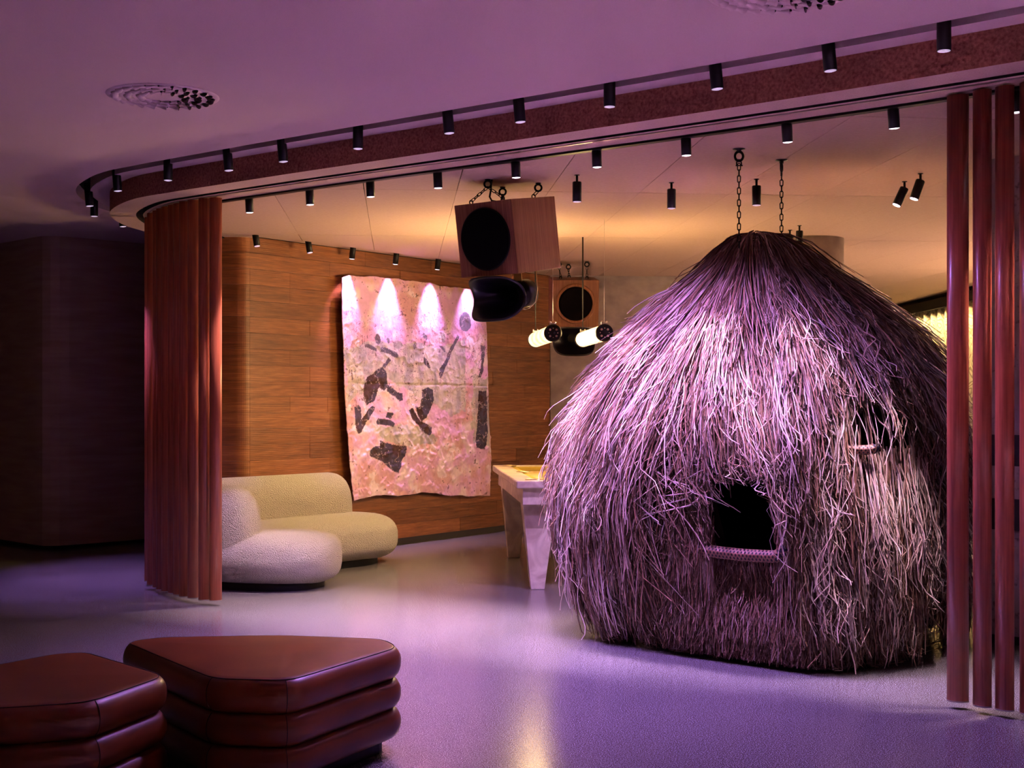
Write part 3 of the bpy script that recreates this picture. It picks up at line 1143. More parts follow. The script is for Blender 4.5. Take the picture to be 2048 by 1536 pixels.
# ================================================================== TUBE PENDANT LAMPS
def pendant(x0, y0, x1, y1, z, label):
    dx, dy = x1 - x0, y1 - y0
    Lp = math.hypot(dx, dy)
    a = math.atan2(dx, dy)
    t = thing('tube_pendant', label, 'pendant lamp', (x0, y0, z), (0, 0, -a), 'tube lamps over the pool table')
    yx = RX(-90)         # z axis -> +y
    r = 0.066
    g = MB().lathe([(r * 0.94, 0.04), (r * 0.94, Lp - 0.04)], 32, yx, cap=False).build('glass_tube', M['tube'], t)
    for yy, far in ((0.0, False), (Lp, True)):
        s = 1 if not far else -1
        c = MB().lathe([(r * 0.86, 0.0), (r, 0.004), (r, 0.042), (r * 0.9, 0.046)], 32, T(0, yy, 0) @ RX(-90 * s)).build('end_cap', M['black'], t)
        b = MB()
        for k in range(8):
            an = R(45 * k)
            big = k % 2 == 1
            b.cyl(0.0085 if big else 0.004, -0.004, 0.001, 10, T(0, yy, 0) @ RX(-90 * s) @ T(0.034 * math.cos(an), 0.034 * math.sin(an), 0))
        b.build('bolts', M['brass'], c)
        bx = 0.022 if not far else Lp - 0.022
        cl = MB().box(-0.024, 0.024, bx - 0.008, bx + 0.008, r * 0.9, r + 0.010).cyl(0.006, r + 0.008, r + 0.022, 10, T(-0.018, bx, 0)).cyl(0.006, r + 0.008, r + 0.022, 10, T(0.018, bx, 0))
        cl.build('clamp', M['steel'], t)
        if far:
            cb = MB().tube([(0, bx, r + 0.005), (0, bx, Z_IN - z)], 0.0042, 8)
            cb.tube([(0, bx, 0.25), (0, bx, Z_IN - z)], 0.0062, 8)
            cb.build('rod', M['blackmetal'], t)
        else:
            MB().tube([(0, bx, r + 0.005), (0, bx, Z_IN - z)], 0.0012, 6).build('cable', M['steel'], t)
    # the glowing tube shines sideways, up and down, hardly along its axis
    for rot, ox, oz, k in (((0, R(90), 0), -1, 0, 1.8), ((0, R(-90), 0), 1, 0, 0.8), ((0, 0, 0), 0, -1, 0.6), ((R(180), 0, 0), 0, 1, 0.16)):
        d = bpy.data.lights.new('bulb', 'AREA')
        d.shape = 'RECTANGLE'
        d.size, d.size_y = 0.11, Lp - 0.12
        d.energy = P_LAMP * k
        d.color = C_WARM
        lo = bpy.data.objects.new('bulb', d)
        COL.objects.link(lo)
        lo.parent = t
        lo.location = (ox * 0.075, Lp / 2, oz * 0.075)
        lo.rotation_euler = rot
    return t


pendant(0.310, 9.96, 0.194, 11.10, 1.882, 'glowing glass tube lamp over the pool table, the left of two')
pendant(0.697, 9.96, 0.590, 11.10, 1.884, 'glowing glass tube lamp over the pool table, beside the hut')

# ================================================================== SPEAKERS
def link_mesh():
    return MB().torus(0.0085, 0.0030, 14, 6, straight=0.0105).mesh('link', M['blackmetal'])


LINK = link_mesh()


def chain_links(parent, p0, p1, inv, pitch=0.0330):
    p0, p1 = Vector(p0), Vector(p1)
    d = p1 - p0
    n = max(1, round(d.length / pitch))
    d.normalize()
    q = Vector((0, 1, 0)).rotation_difference(d).to_matrix().to_4x4()
    for i in range(n):
        p = p0 + d * ((p1 - p0).length * (i + 0.5) / n)
        inst('link', LINK, parent, inv @ Matrix.Translation(p) @ q @ RY(90 * (i % 2) + 12))


def speaker(label, locn, rot, S, ring, eyes):
    t = thing('hanging_speaker', label, 'speaker', locn, rot, 'wooden box speakers hung from the ceiling')
    inv = (Matrix.Translation(locn) @ Euler(rot).to_matrix().to_4x4()).inverted()
    h = S / 2
    MB().box(-h, h, -h, h, -h, h).build('cabinet', M['cabinet'], t, 0.003)
    fr = T(0, -h, 0.0) @ RX(90)          # local z -> -y (out of the front)
    if ring:
        MB().lathe([(0.165, -0.004), (0.165, 0.012), (0.172, 0.020), (0.188, 0.020), (0.196, 0.010), (0.196, -0.004)], 48, fr, cap=False).build('trim_ring', M['cabinet'], t)
        g = MB().lathe([(0.0005, -0.02 + 0.025), (0.045, 0.008), (0.06, 0.004), (0.14, 0.012), (0.150, 0.016), (0.160, 0.010), (0.168, 0.003)], 48, fr, cap=False)
        g.build('woofer', M['grille'], t)
    else:
        g = MB().lathe([(0.0005, 0.016), (0.12, 0.016), (0.176, 0.013), (0.190, 0.006), (0.193, -0.003)], 56, fr, cap=False).build('grille', M['grille'], t)
        MB().torus(0.190, 0.005, 56, 8, T(0, -h - 0.004, 0) @ RX(90)).build('grille_rim', M['black'], t)
    # horn under the box: throat at the back, flared mouth; side lips cut back behind the top and bottom lips
    hz = -h - 0.142
    NS, NR = 48, 16
    for shell in (0,):
        vs, fs = [], []
        for j in range(NR + 1):
            u_ = j / NR
            a = 0.040 + (0.205 - 0.040) * u_ ** 1.7
            b = 0.040 + (0.132 - 0.040) * u_ ** 1.25
            y = 0.08 - 0.34 * u_
            ex = 2 + 1.3 * u_
            for i in range(NS):
                tt = 2 * math.pi * i / NS
                c_, s_ = math.cos(tt), math.sin(tt)
                px = a * math.copysign(abs(c_) ** (2 / ex), c_)
                pz = b * math.copysign(abs(s_) ** (2 / ex), s_)
                setb = 0.11 * u_ ** 2 * (1 - min(1, abs(pz) / b) ** 2) * (abs(px) / a) ** 1.5
                vs.append((px, y + setb, hz + pz))
        for j in range(NR):
            for i in range(NS):
                k = (i + 1) % NS
                fs.append((j * NS + i, j * NS + k, (j + 1) * NS + k, (j + 1) * NS + i))
        hm = MB().add(vs, fs, True)
        ho = hm.build('horn', M['hornblack'], t)
        so = ho.modifiers.new('thick', 'SOLIDIFY'); so.thickness = 0.010; so.offset = 1.0
    MB().lathe([(0.035, -0.02), (0.085, 0.0), (0.090, 0.015), (0.090, 0.085), (0.070, 0.10)], 32, T(0, 0.06, hz) @ RX(-90)).build('driver', M['blackmetal'], t)
    br = MB()
    br.box(-0.03, 0.03, 0.06, 0.066, -h - 0.10, -h)
    br.tube([(0.098, 0.13, -h), (0.102, 0.12, hz + 0.02), (0.080, 0.115, hz - 0.06), (0.03, 0.11, hz - 0.095), (0, 0.11, hz - 0.10)], 0.0035, 6)
    br.tube([(-0.098, 0.13, -h), (-0.102, 0.12, hz + 0.02), (-0.080, 0.115, hz - 0.06), (-0.03, 0.11, hz - 0.095), (0, 0.11, hz - 0.10)], 0.0035, 6)
    br.build('bracket', M['brass'], t)
    for (ex, ey, tx, ty) in eyes:
        e = MB()
        e.cyl(0.018, Z_IN - 0.006, Z_IN, 16, inv @ T(ex, ey, 0))
        e.torus(0.021, 0.0065, 20, 8, inv @ T(ex, ey, Z_IN - 0.030) @ RX(90))
        eb = e.build('eye_bolt', M['blackmetal'], t)
        topz = (inv.inverted() @ Vector((tx, ty, h)))
        lug = MB().torus(0.013, 0.004, 14, 6, T(tx, ty, h + 0.010) @ RX(90)).build('lug', M['blackmetal'], t)
        chain_links(eb, (ex, ey, Z_IN - 0.048), topz + Vector((0, 0, 0.016)), inv)
    return t, inv


s1, inv1 = speaker('large wooden box speaker with a black round grille, hung above the painted cloth', (-0.025, 8.36, 2.405), (R(9), 0, R(-38)), 0.452, False,
                   [(-0.150, 8.19, -0.14, -0.16), (-0.060, 8.49, -0.14, 0.16), (0.165, 8.33, 0.14, 0.12), (-0.150, 8.19, 0.12, -0.17)])
cb = MB()
M1 = inv1
cb.tube([tuple(M1 @ Vector(p)) for p in [(-0.125, 8.20, 2.74), (-0.13, 8.19, 2.68), (-0.138, 8.18, 2.63), (-0.125, 8.17, 2.605), (-0.09, 8.18, 2.60), (-0.04, 8.22, 2.612)]], 0.006, 8)
cb.build('cable', M['black'], s1)
s2, inv2 = speaker('smaller looking wooden box speaker with a round wooden ring, farther back above the tube lamps', (0.605, 13.10, 2.352), (R(9), 0, R(3)), 0.455, True,
                   [(0.565, 13.25, -0.03, 0.15), (0.735, 13.0, 0.13, -0.02), (0.46, 13.0, -0.13, -0.02)])

# painted figures in cloth coordinates (metres along the wall, metres up)
DARK_SHAPES = [
    [(2.69,2.04),(2.73,2.02),(2.61,1.85),(2.45,1.62),(2.41,1.6),(2.41,1.69),(2.52,1.79)],
    [(1.34,1.89),(1.4,1.89),(1.5,1.85),(1.5,1.82),(1.44,1.84),(1.35,1.86)],
    [(1.54,1.86),(1.61,1.87),(1.78,1.83),(1.82,1.8),(1.8,1.78),(1.71,1.8),(1.56,1.83)],
    [(1.68,1.77),(1.71,1.75),(1.61,1.68),(1.57,1.68),(1.61,1.72)],
    [(1.58,1.68),(1.63,1.65),(1.66,1.52),(1.67,1.49),(1.61,1.46),(1.54,1.49),(1.5,1.42),(1.46,1.36),(1.39,1.35),(1.37,1.33),(1.32,1.39),(1.33,1.5),(1.38,1.59),(1.46,1.62),(1.5,1.66)],
    [(1.65,1.51),(1.71,1.5),(1.8,1.45),(1.87,1.44),(1.88,1.38),(1.83,1.37),(1.75,1.41),(1.65,1.45)],
    [(1.18,1.32),(1.24,1.34),(1.28,1.31),(1.29,1.2),(1.42,1.32),(1.47,1.32),(1.46,1.28),(1.34,1.15),(1.28,1.08),(1.23,1.07),(1.2,1.14)],
    [(2.17,2.04),(2.23,2.0),(2.22,1.97),(2.16,1.98)],
    [(2.18,1.8),(2.23,1.78),(2.28,1.7),(2.26,1.69),(2.18,1.74)],
    [(2.17,1.48),(2.24,1.51),(2.32,1.47),(2.33,1.38),(2.27,1.28),(2.22,1.2),(2.15,1.17),(2.06,1.31),(2.13,1.32),(2.15,1.39)],
    [(1.97,1.28),(2.03,1.3),(2.15,1.17),(2.3,1.12),(2.3,1.07),(2.26,1.03),(2.15,1.08),(2.02,1.21)],
    [(2.41,1.92),(2.46,1.92),(2.52,1.86),(2.5,1.85)],
    [(3.03,1.47),(3.16,1.47),(3.17,1.14),(3.16,0.91),(3.08,0.87),(2.98,0.89),(2.97,0.95),(3.0,1.15)],
    [(3.07,1.94),(3.14,1.94),(3.13,1.77),(3.07,1.61),(3.03,1.61),(3.09,1.77)],
    [(1.54,1.0),(1.71,0.96),(1.92,0.94),(1.91,0.87),(1.84,0.77),(1.8,0.68),(1.71,0.71),(1.56,0.8),(1.39,0.87),(1.4,0.92),(1.48,0.96),(1.53,0.95)],
    [(1.49,1.17),(1.52,1.21),(1.71,1.19),(1.75,1.16),(1.73,1.12),(1.67,1.14),(1.5,1.15)],
    [(1.65,1.27),(1.74,1.26),(1.7,1.2),(1.61,1.21)],
]
GREY_SHAPES = [
    [(1.06,1.83),(1.38,1.9),(2.06,1.92),(2.42,1.9),(2.81,1.99),(2.83,1.55),(2.81,1.26),(2.59,1.23),(2.38,1.33),(2.15,1.41),(1.78,1.54),(1.56,1.59),(1.32,1.45),(1.1,1.36)],
    [(1.5,1.1),(1.75,1.15),(2.06,1.13),(2.38,1.02),(2.36,0.95),(1.88,0.94),(1.58,1.01)],
    [(2.93,1.61),(3.18,1.62),(3.19,1.18),(3.22,0.91),(2.93,0.92)],
]
ELLIPSES = [
    (2.82, 2.17, 0.09, 0.1, 'dark') ,
    (1.52, 1.94, 0.04, 0.05, 'dark') ,
    (1.66, 1.94, 0.02, 0.03, 'dark') ,
    (1.8, 1.9, 0.07, 0.04, 'mid') ,
    (2.04, 1.89, 0.02, 0.03, 'dark') ,
    (2.48, 2.0, 0.03, 0.05, 'mid') ,
    (1.6, 2.41, 0.06, 0.05, 'ring') ,
]

# ================================================================== PAINTED CLOTH
def in_poly(px, pz, poly):
    inside = np.zeros(px.shape, bool)
    n = len(poly)
    for i in range(n):
        x0, z0 = poly[i]
        x1, z1 = poly[(i + 1) % n]
        cond = ((z0 > pz) != (z1 > pz)) & (px < (x1 - x0) * (pz - z0) / ((z1 - z0) + 1e-12) + x0)
        inside ^= cond
    return inside


def vnoise(x, y, seed, octaves=4):
    """value noise, numpy"""
    r = np.random.RandomState(seed)
    tot = np.zeros_like(x); amp = 1.0; nrm = 0
    for o_ in range(octaves):
        g = r.rand(64, 64)
        xi = np.floor(x).astype(int); yi = np.floor(y).astype(int)
        fx, fy = x - xi, y - yi
        fx = fx * fx * (3 - 2 * fx); fy = fy * fy * (3 - 2 * fy)
        a = g[xi % 64, yi % 64]; b = g[(xi + 1) % 64, yi % 64]; c = g[xi % 64, (yi + 1) % 64]; d = g[(xi + 1) % 64, (yi + 1) % 64]
        tot += amp * (a * (1 - fx) * (1 - fy) + b * fx * (1 - fy) + c * (1 - fx) * fy + d * fx * fy)
        nrm += amp
        amp *= 0.5; x = x * 2.03 + 7.1; y = y * 2.03 + 3.3
    return tot / nrm


NX, NZ = 300, 290
gs, gt = np.meshgrid(np.linspace(0, 1, NX), np.linspace(0, 1, NZ), indexing='ij')
top_z = np.interp(gs, [0, 0.05, 0.35, 0.62, 0.66, 1], [2.475, 2.51, 2.525, 2.515, 2.50, 2.50]) + (vnoise(gs * 14, gs * 0, 3) - 0.5) * 0.03
bot_z = np.interp(gs, [0, 0.16, 0.30, 0.48, 0.70, 1], [0.47, 0.50, 0.47, 0.49, 0.43, 0.39]) + (vnoise(gs * 12, gs * 0 + 5, 4) - 0.5) * 0.03
Zc = bot_z + (top_z - bot_z) * gt
s_l = np.interp(Zc, [0.4, 0.9, 1.5, 2.5], [1.165, 1.10, 1.04, 1.015]) + (vnoise(gt * 10, gt * 0, 6) - 0.5) * 0.02
s_r = np.interp(Zc, [0.4, 1.0, 1.02, 2.0, 2.5], [3.23, 3.235, 3.21, 3.18, 3.14]) + (vnoise(gt * 12, gt * 0, 7) - 0.5) * 0.012
Sc = s_l + (s_r - s_l) * gs
wr = vnoise(Sc * 20, Zc * 20, 11, 4)
fold = vnoise(Sc * 2.0, Zc * 0.9, 12, 2)
rid = 1 - np.abs(vnoise(Sc * 9 + Zc * 4, Zc * 9 - Sc * 3, 15, 3) - 0.5) * 2
n_e = vnoise(Sc * 6, Zc * 0, 77, 3)
low = np.clip((1.5 - Zc) / 0.6, 0.35, 1)
off = 0.035 + 0.030 * fold + (0.012 * wr + 0.011 * rid ** 4) * low + 0.03 * np.clip((0.16 - gs) / 0.16, 0, 1)
off -= 0.003 * np.exp(-((Zc - 0.90 - 0.02 * (n_e - 0.5)) / 0.012) ** 2) + 0.003 * np.exp(-((Zc - 1.53 - 0.02 * (n_e - 0.5)) / 0.010) ** 2)
off = np.maximum(off, 0.012)
P0 = np.stack([CW.x + WD.x * Sc + WN.x * off, CW.y + WD.y * Sc + WN.y * off, Zc], -1)
# paint
n1 = vnoise(Sc * 3, Zc * 3, 21); n2 = vnoise(Sc * 9, Zc * 9, 22, 5); n3 = vnoise(Sc * 26, Zc * 26, 23, 4)
pink = np.array([0.74, 0.44, 0.74]); ochre = np.array([0.60, 0.31, 0.20]); pale = np.array([0.84, 0.70, 0.74])
grey = np.array([0.60, 0.55, 0.53]); greyd = np.array([0.34, 0.32, 0.38]); navy = np.array([0.060, 0.052, 0.095]); brown = np.array([0.06, 0.022, 0.015])


def mix(a, b, k):
    return a * (1 - k[..., None]) + b * k[..., None]


col = np.broadcast_to(pink, Sc.shape + (3,)).copy()
col = mix(col, pale, np.clip((n2 - 0.42) * 3, 0, 0.8))
col = mix(col, ochre, np.clip((n1 - 0.56 + 0.06 * (Zc < 1.3)) * 5, 0, 0.5) * (n2 < 0.62))
col = mix(col, ochre, np.clip((Zc - 2.44) / 0.05, 0, 0.7) * np.clip(n2 * 2 - 0.4, 0, 1))
jx = (n2 - 0.5) * 0.10; jz = (vnoise(Sc * 9 + 50, Zc * 9, 31, 5) - 0.5) * 0.10
for pgn in GREY_SHAPES:
    m_ = in_poly(Sc + jx * 1.2, Zc + jz * 1.2, pgn).astype(float)
    cc = mix(np.broadcast_to(grey, col.shape), greyd, np.clip((vnoise(Sc * 14, Zc * 5, 41, 5) - 0.42) * 3.5, 0, 0.85))
    col = mix(col, cc, m_ * np.clip(1.25 - n3 * 0.8, 0, 0.92))
dark = np.zeros_like(Sc)
for pgn in DARK_SHAPES:
    dark = np.maximum(dark, in_poly(Sc + jx * 0.35, Zc + jz * 0.35, pgn))
mid = np.zeros_like(Sc)
for (ex, ez, rx, rz, kd) in ELLIPSES:
    q = ((Sc + jx * 0.3 - ex) / rx) ** 2 + ((Zc + jz * 0.3 - ez) / rz) ** 2
    if kd == 'dark': dark = np.maximum(dark, q < 1)
    elif kd == 'mid': mid = np.maximum(mid, q < 1)
    else: mid = np.maximum(mid, (q < 1) & (q > 0.35) & (n3 > 0.42))
dk = mix(np.broadcast_to(navy, col.shape), brown, np.clip((n1 * 0.5 + n2 * 0.5 - 0.50) * 8, 0, 0.9))
thread = np.abs(vnoise(Sc * 12 + 9, Zc * 12, 51, 4) - 0.5) < 0.012
dk = mix(dk, np.array([0.55, 0.42, 0.50]), thread.astype(float) * 0.7)
upper = np.clip((Zc - 1.62) / 0.3, 0, 1)
dk = mix(dk, greyd, upper * 0.25)
col = mix(col, greyd, mid * 0.75)
col = mix(col, dk, dark * 0.96)
scr = (np.abs(vnoise(Sc * 16, Zc * 16, 61, 4) - 0.5) < 0.010) & (n1 > 0.45) & (Zc > 1.3)
col = mix(col, np.array([0.16, 0.08, 0.14]), scr * 0.75)
sp = (n3 > 0.76).astype(float)
col = mix(col, brown, sp * 0.7)
col = col * (0.86 + 0.28 * n3[..., None])
idx = np.arange(NX * NZ).reshape(NX, NZ)
fq = np.stack([idx[:-1, :-1], idx[1:, :-1], idx[1:, 1:], idx[:-1, 1:]], -1).reshape(-1, 4)
me = bpy.data.meshes.new('painted_cloth')
me.vertices.add(NX * NZ); me.vertices.foreach_set('co', P0.reshape(-1).astype(np.float32))
me.loops.add(len(fq) * 4); me.loops.foreach_set('vertex_index', fq.reshape(-1).astype(np.int32))
me.polygons.add(len(fq)); me.polygons.foreach_set('loop_start', np.arange(0, len(fq) * 4, 4, dtype=np.int32))
me.update(calc_edges=True)
me.polygons.foreach_set('use_smooth', np.ones(len(fq), bool))
ca = me.attributes.new('col', 'FLOAT_COLOR', 'POINT')
ca.data.foreach_set('color', np.concatenate([np.clip(col, 0, 1), np.ones(col.shape[:2] + (1,))], -1).reshape(-1).astype(np.float32))
me.materials.append(M['cloth'])
o = bpy.data.objects.new('painted_cloth', me)
COL.objects.link(o)
md = o.modifiers.new('thick', 'SOLIDIFY'); md.thickness = 0.006; md.offset = 0
tag(o, 'large crinkled pink painted cloth with dark figures hanging on the wood wall', 'wall hanging')

# ================================================================== CURTAIN AT THE FAR RIGHT
n = 220
ys = np.linspace(8.5, 20.4, n)
vs = [(5.52 + 0.035 * math.sin(y * 22) + 0.012 * math.sin(y * 57), y, z) for z in (0.02, 2.56) for y in ys]
cur = MB().add(vs, [(i, i + 1, n + i + 1, n + i) for i in range(n - 1)], True).build('curtain', M['curtain'])
cur.modifiers.new('thick', 'SOLIDIFY').thickness = 0.004
tag(cur, 'cream curtain with squiggle pattern behind the hut at the right', 'curtain')
t = thing('curtain_rail', 'dark curtain rail hung below the ceiling above the cream curtain', 'curtain rail', (5.5, 14.4, 2.62))
MB().box(-0.05, 0.06, -5.9, 6.0, -0.06, 0.065).build('valance', M['darkinset'], t)
MB().box(-0.012, 0.012, -5.9, 6.0, 0.10, 0.12).build('rail', M['black'], t)
for k in range(12):
    MB().box(-0.008, 0.008, -5.5 + k, -5.48 + k, 0.04, 0.105).build('bracket', M['black'], t)

# ================================================================== THATCHED HUT
HU = np.array([.766, -.643]); HV = np.array([.643, .766]); HC = np.array([1.55, 7.70])
HR = np.array([(.06, -.84, .88, -.80, .90, 4.5), (.30, -.99, .93, -.91, 1.00, 4.2), (.80, -1.15, .95, -1.02, 1.08, 3.8), (1.20, -1.11, .93, -1.02, 1.06, 3.2), (1.5, -.98, .82, -.92, .98, 2.8),
               (1.75, -.79, .67, -.80, .82, 2.5), (1.95, -.59, .51, -.69, .60, 2.2), (2.10, -.41, .36, -.58, .39, 2.1), (2.20, -.33, .29, -.53, .30, 2), (2.27, -.24, .21, -.46, .18, 2), (2.30, -.12, .11, -.37, .0, 2)])


def hut_uv(z, t, inset=0.0):
    z = np.asarray(z, float); t = np.asarray(t, float)
    g = [np.interp(z, HR[:, 0], HR[:, i]) for i in range(1, 6)]
    c, s = np.cos(t), np.sin(t)
    a = ((g[1] - g[0]) / 2 - inset) * np.sign(c) * np.abs(c) ** (2 / g[4]) + (g[0] + g[1]) / 2
    b = ((g[3] - g[2]) / 2 - inset) * np.sign(s) * np.abs(s) ** (2 / g[4]) + (g[2] + g[3]) / 2
    return a, b


# doorway and small window, in the hut's own front-face coordinates (u across, z up)
DOOR = (0.09, 0.52, 0.60, 1.06)
WIN = (0.80, 0.895, 1.15, 1.36)
hut = thing('thatched_hut', 'shaggy thatched hut of dry fibre hung from chains', 'hut', (HC[0], HC[1], 0), (0, 0, math.atan2(HU[1], HU[0])))
# base shell with openings (local axes: x = u, y = v)
NT, NZ2 = 144, 60
zz = np.concatenate([np.linspace(0.07, 2.0, 45), np.linspace(2.03, 2.29, 15)])
tt = np.linspace(0, 2 * np.pi, NT, endpoint=False)
vs = []
for z in zz:
    a, b = hut_uv(z, tt, 0.15)
    porch = (b < 0) & (a > -0.10) & (a < 0.60) & (z < 1.06)
    b = np.where(porch, np.minimum(b + 0.07, -0.3), b)
    vs += [(x, y, z) for x, y in zip(a, b)]
fs = []
for j in range(NZ2 - 1):
    for i in range(NT):
        k = (i + 1) % NT
        q = (j * NT + i, j * NT + k, (j + 1) * NT + k, (j + 1) * NT + i)
        c = np.mean([vs[p] for p in q], 0)
        if c[1] < 0 and ((DOOR[0] < c[0] < DOOR[1] and DOOR[2] - 0.02 < c[2] < DOOR[3]) or (WIN[0] - 0.05 < c[0] < WIN[1] + 0.05 and WIN[2] < c[2] < WIN[3])):
            continue
        fs.append(q)
fs.append(tuple((NZ2 - 1) * NT + i for i in range(NT)))
shell_m = simple('gap_shade_brown', (0.035, 0.018, 0.012), 0.95, spec=0.05)  # shade in the gaps between fibres is put into this dark colour
MB().add(vs, fs, True).build('backing_shell', shell_m, hut)


def fibres(n, zlo, zhi, Llo, Lhi, wlo, whi, seed, lift=0.05, curl=0.03, inset=0.09, porch_rule='roof', seg=6, per=14, freq=(2, 6)):
    """n fibres in tufts of about `per`; they follow the dome downwards and hang free below the bulge"""
    rs = np.random.RandomState(seed)
    nc = max(8, n // per)
    tc = rs.rand(nc * 3) * 2 * np.pi
    a_, b_ = hut_uv(np.full(nc * 3, 1.0), tc)
    tc = tc[~((b_ > 0.55) & (rs.rand(nc * 3) < 0.72))][:nc]
    nc = len(tc)
    zc = zlo + (zhi - zlo) * rs.rand(nc)
    cid = rs.randint(0, nc, n)
    t = tc[cid] + rs.randn(n) * 0.022
    z0 = np.clip(zc[cid] + rs.randn(n) * 0.06, 0.1, 2.295)
    L = (Llo + (Lhi - Llo) * rs.rand(nc))[cid] * (0.75 + 0.4 * rs.rand(n))
    K = seg + 1
    pos = np.zeros((n, K, 3))
    cur_z = z0.copy()
    a, b = hut_uv(cur_z, t, inset)
    pos[:, 0, 0] = a; pos[:, 0, 1] = b; pos[:, 0, 2] = cur_z
    step = L / seg
    tj = t + rs.randn(n) * 0.015
    drift = (rs.randn(nc) * 0.10)[cid] + rs.randn(n) * 0.07
    for k in range(1, K):
        dz = 0.02
        a1, b1 = hut_uv(np.maximum(cur_z - dz, 0.02), tj, inset)
        a0, b0 = hut_uv(cur_z, tj, inset)
        dr = np.hypot(a1 - a0, b1 - b0) / dz
        dr = np.where((a1 * a1 + b1 * b1) > (a0 * a0 + b0 * b0), dr, 0)
        cur_z = cur_z - step / np.sqrt(1 + dr ** 2)
        tj = tj + drift * step
        a, b = hut_uv(np.maximum(cur_z, 0.05), tj, inset)
        r_new, r_old = np.hypot(a, b), np.hypot(pos[:, k - 1, 0], pos[:, k - 1, 1])
        f_ = np.where((r_new < r_old) & (cur_z < 1.1), 0.45, 0.0)
        pos[:, k, 0] = a * (1 - f_) + pos[:, k - 1, 0] * f_
        pos[:, k, 1] = b * (1 - f_) + pos[:, k - 1, 1] * f_
        pos[:, k, 2] = cur_z
    u = np.linspace(0, 1, K)[None, :]
    rad = pos[:, :, :2] / (np.linalg.norm(pos[:, :, :2], axis=2, keepdims=True) + 1e-6)
    tang = np.stack([-rad[:, :, 1], rad[:, :, 0]], -1)
    topk = np.clip((pos[:, :, 2] - 1.9) / 0.3, 0, 1)
    lf = ((rs.rand(nc) ** 1.3)[cid] * 0.75 + 0.25 * rs.rand(n))[:, None] * lift
    prof = lf * (0.2 + u ** 0.9) + rs.rand(n)[:, None] * 0.022
    ph = (rs.rand(nc) * 6.28)[cid][:, None] + rs.randn(n)[:, None] * 0.6
    fr = freq[0] + (freq[1] - freq[0]) * rs.rand(n)[:, None]
    amp = curl * (0.15 + rs.rand(n)[:, None] ** 2) * u ** 1.4
    wob1 = amp * np.sin(ph + fr * u * 2) + 0.008 * np.sin(ph * 2 + u * 5)
    wob2 = amp * 0.55 * np.cos(ph * 1.7 + fr * u * 2.3)
    wob2 = np.maximum(wob2, -0.02)
    # tufts gather towards their tips
    gx = np.zeros((nc, K, 2)); cnt = np.bincount(cid, minlength=nc)[:, None, None] + 1e-6
    np.add.at(gx, cid, pos[:, :, :2]); gx /= cnt
    pull = 0.55 * u ** 1.3 * (np.linalg.norm(gx[cid] - pos[:, :, :2], axis=2) < 0.15)
    pos[:, :, :2] += (gx[cid] - pos[:, :, :2]) * pull[:, :, None]
    pos[:, :, :2] += rad * (prof * (1 - 0.7 * topk) + wob2)[:, :, None] + tang * wob1[:, :, None]
    pos[:, :, 2] += prof * topk * 0.8 + 0.4 * wob2 * topk + 0.5 * amp * np.sin(ph * 0.7 + fr * u * 1.9) * (u > 0.3)
    lump = (0.030 * np.sin(6 * tc + 3.1 * zc) + 0.028 * np.sin(11 * tc - 4.7 * zc + 1.3) + 0.024 * np.sin(17 * tc + 7.0 * zc + 2.0) + 0.02 * np.sin(9 * zc + 5 * tc))[cid][:, None]
    pos[:, :, :2] += rad * (lump * (1 - 0.6 * topk))[:, :, None]
    pos[:, :, 2] = np.maximum(pos[:, :, 2], 0.012 + rs.rand(n)[:, None] ** 2 * 0.12)
    # clear the doorway and the window
    keep = np.ones(n, bool)
    x, y, z = pos[:, :, 0], pos[:, :, 1], pos[:, :, 2]
    front = y.mean(1) < 0
    if porch_rule == 'roof':
        p_ = front & (x.mean(1) > -0.16) & (x.mean(1) < 0.60)
        zl = 0.97 + 0.10 * rs.rand(n) - 0.2 * rs.rand(n) * (rs.rand(n) < 0.12) - 0.30 * rs.rand(n) * np.clip(np.abs(x.mean(1) - 0.32) / 0.22, 0, 1) ** 2
        side = np.clip((x.mean(1) - 0.52) / 0.08, 0, 1) + np.clip((0.0 - x.mean(1)) / 0.16, 0, 1)
        zl = zl - side * rs.rand(n) * 0.75
        # strands over the doorway end in a fringe: compress their lower part
        zmin = z[:, -1]
        need = p_ & (zmin < zl) & (z[:, 0] > zl + 0.03)
        sc_ = np.where(need, (z[:, 0] - zl) / np.maximum(z[:, 0] - zmin, 1e-3), 1.0)
        pos[:, :, 2] = pos[:, :1, 2] + (pos[:, :, 2] - pos[:, :1, 2]) * sc_[:, None]
        keep &= ~(p_ & (z[:, 0] <= zl + 0.03) & (side < 0.3))
    elif porch_rule == 'wall':
        pass
    z = pos[:, :, 2]
    hit = front & ((x > DOOR[0] + 0.015) & (x < DOOR[1] - 0.01) & (z > DOOR[2] - 0.01) & (z < 0.94)).any(1)
    edge = np.clip(np.abs(x.mean(1) - 0.32) / 0.215, 0, 1)
    keep &= ~(hit & (rs.rand(n) > 0.012 + 0.5 * edge ** 4))
    wc = (WIN[0] + WIN[1]) / 2
    hit = front & ((np.abs(x - wc) < 0.065) & (z > WIN[2] - 0.01) & (z < WIN[3] - 0.03)).any(1)
    keep &= ~(hit & (rs.rand(n) > 0.02))
    # keep clear of the pier wall
    pw = np.array([2.685, 7.53]) - HC
    pu, pv = pw @ HU, pw @ HV
    hit = ((x > pu - 0.05) & (y > pv - 0.06)).any(1)
    keep &= ~hit
    pos = pos[keep]
    n = len(pos)
    wd = wlo + (whi - wlo) * rs.rand(n) ** 1.6
    return pos, wd, rs


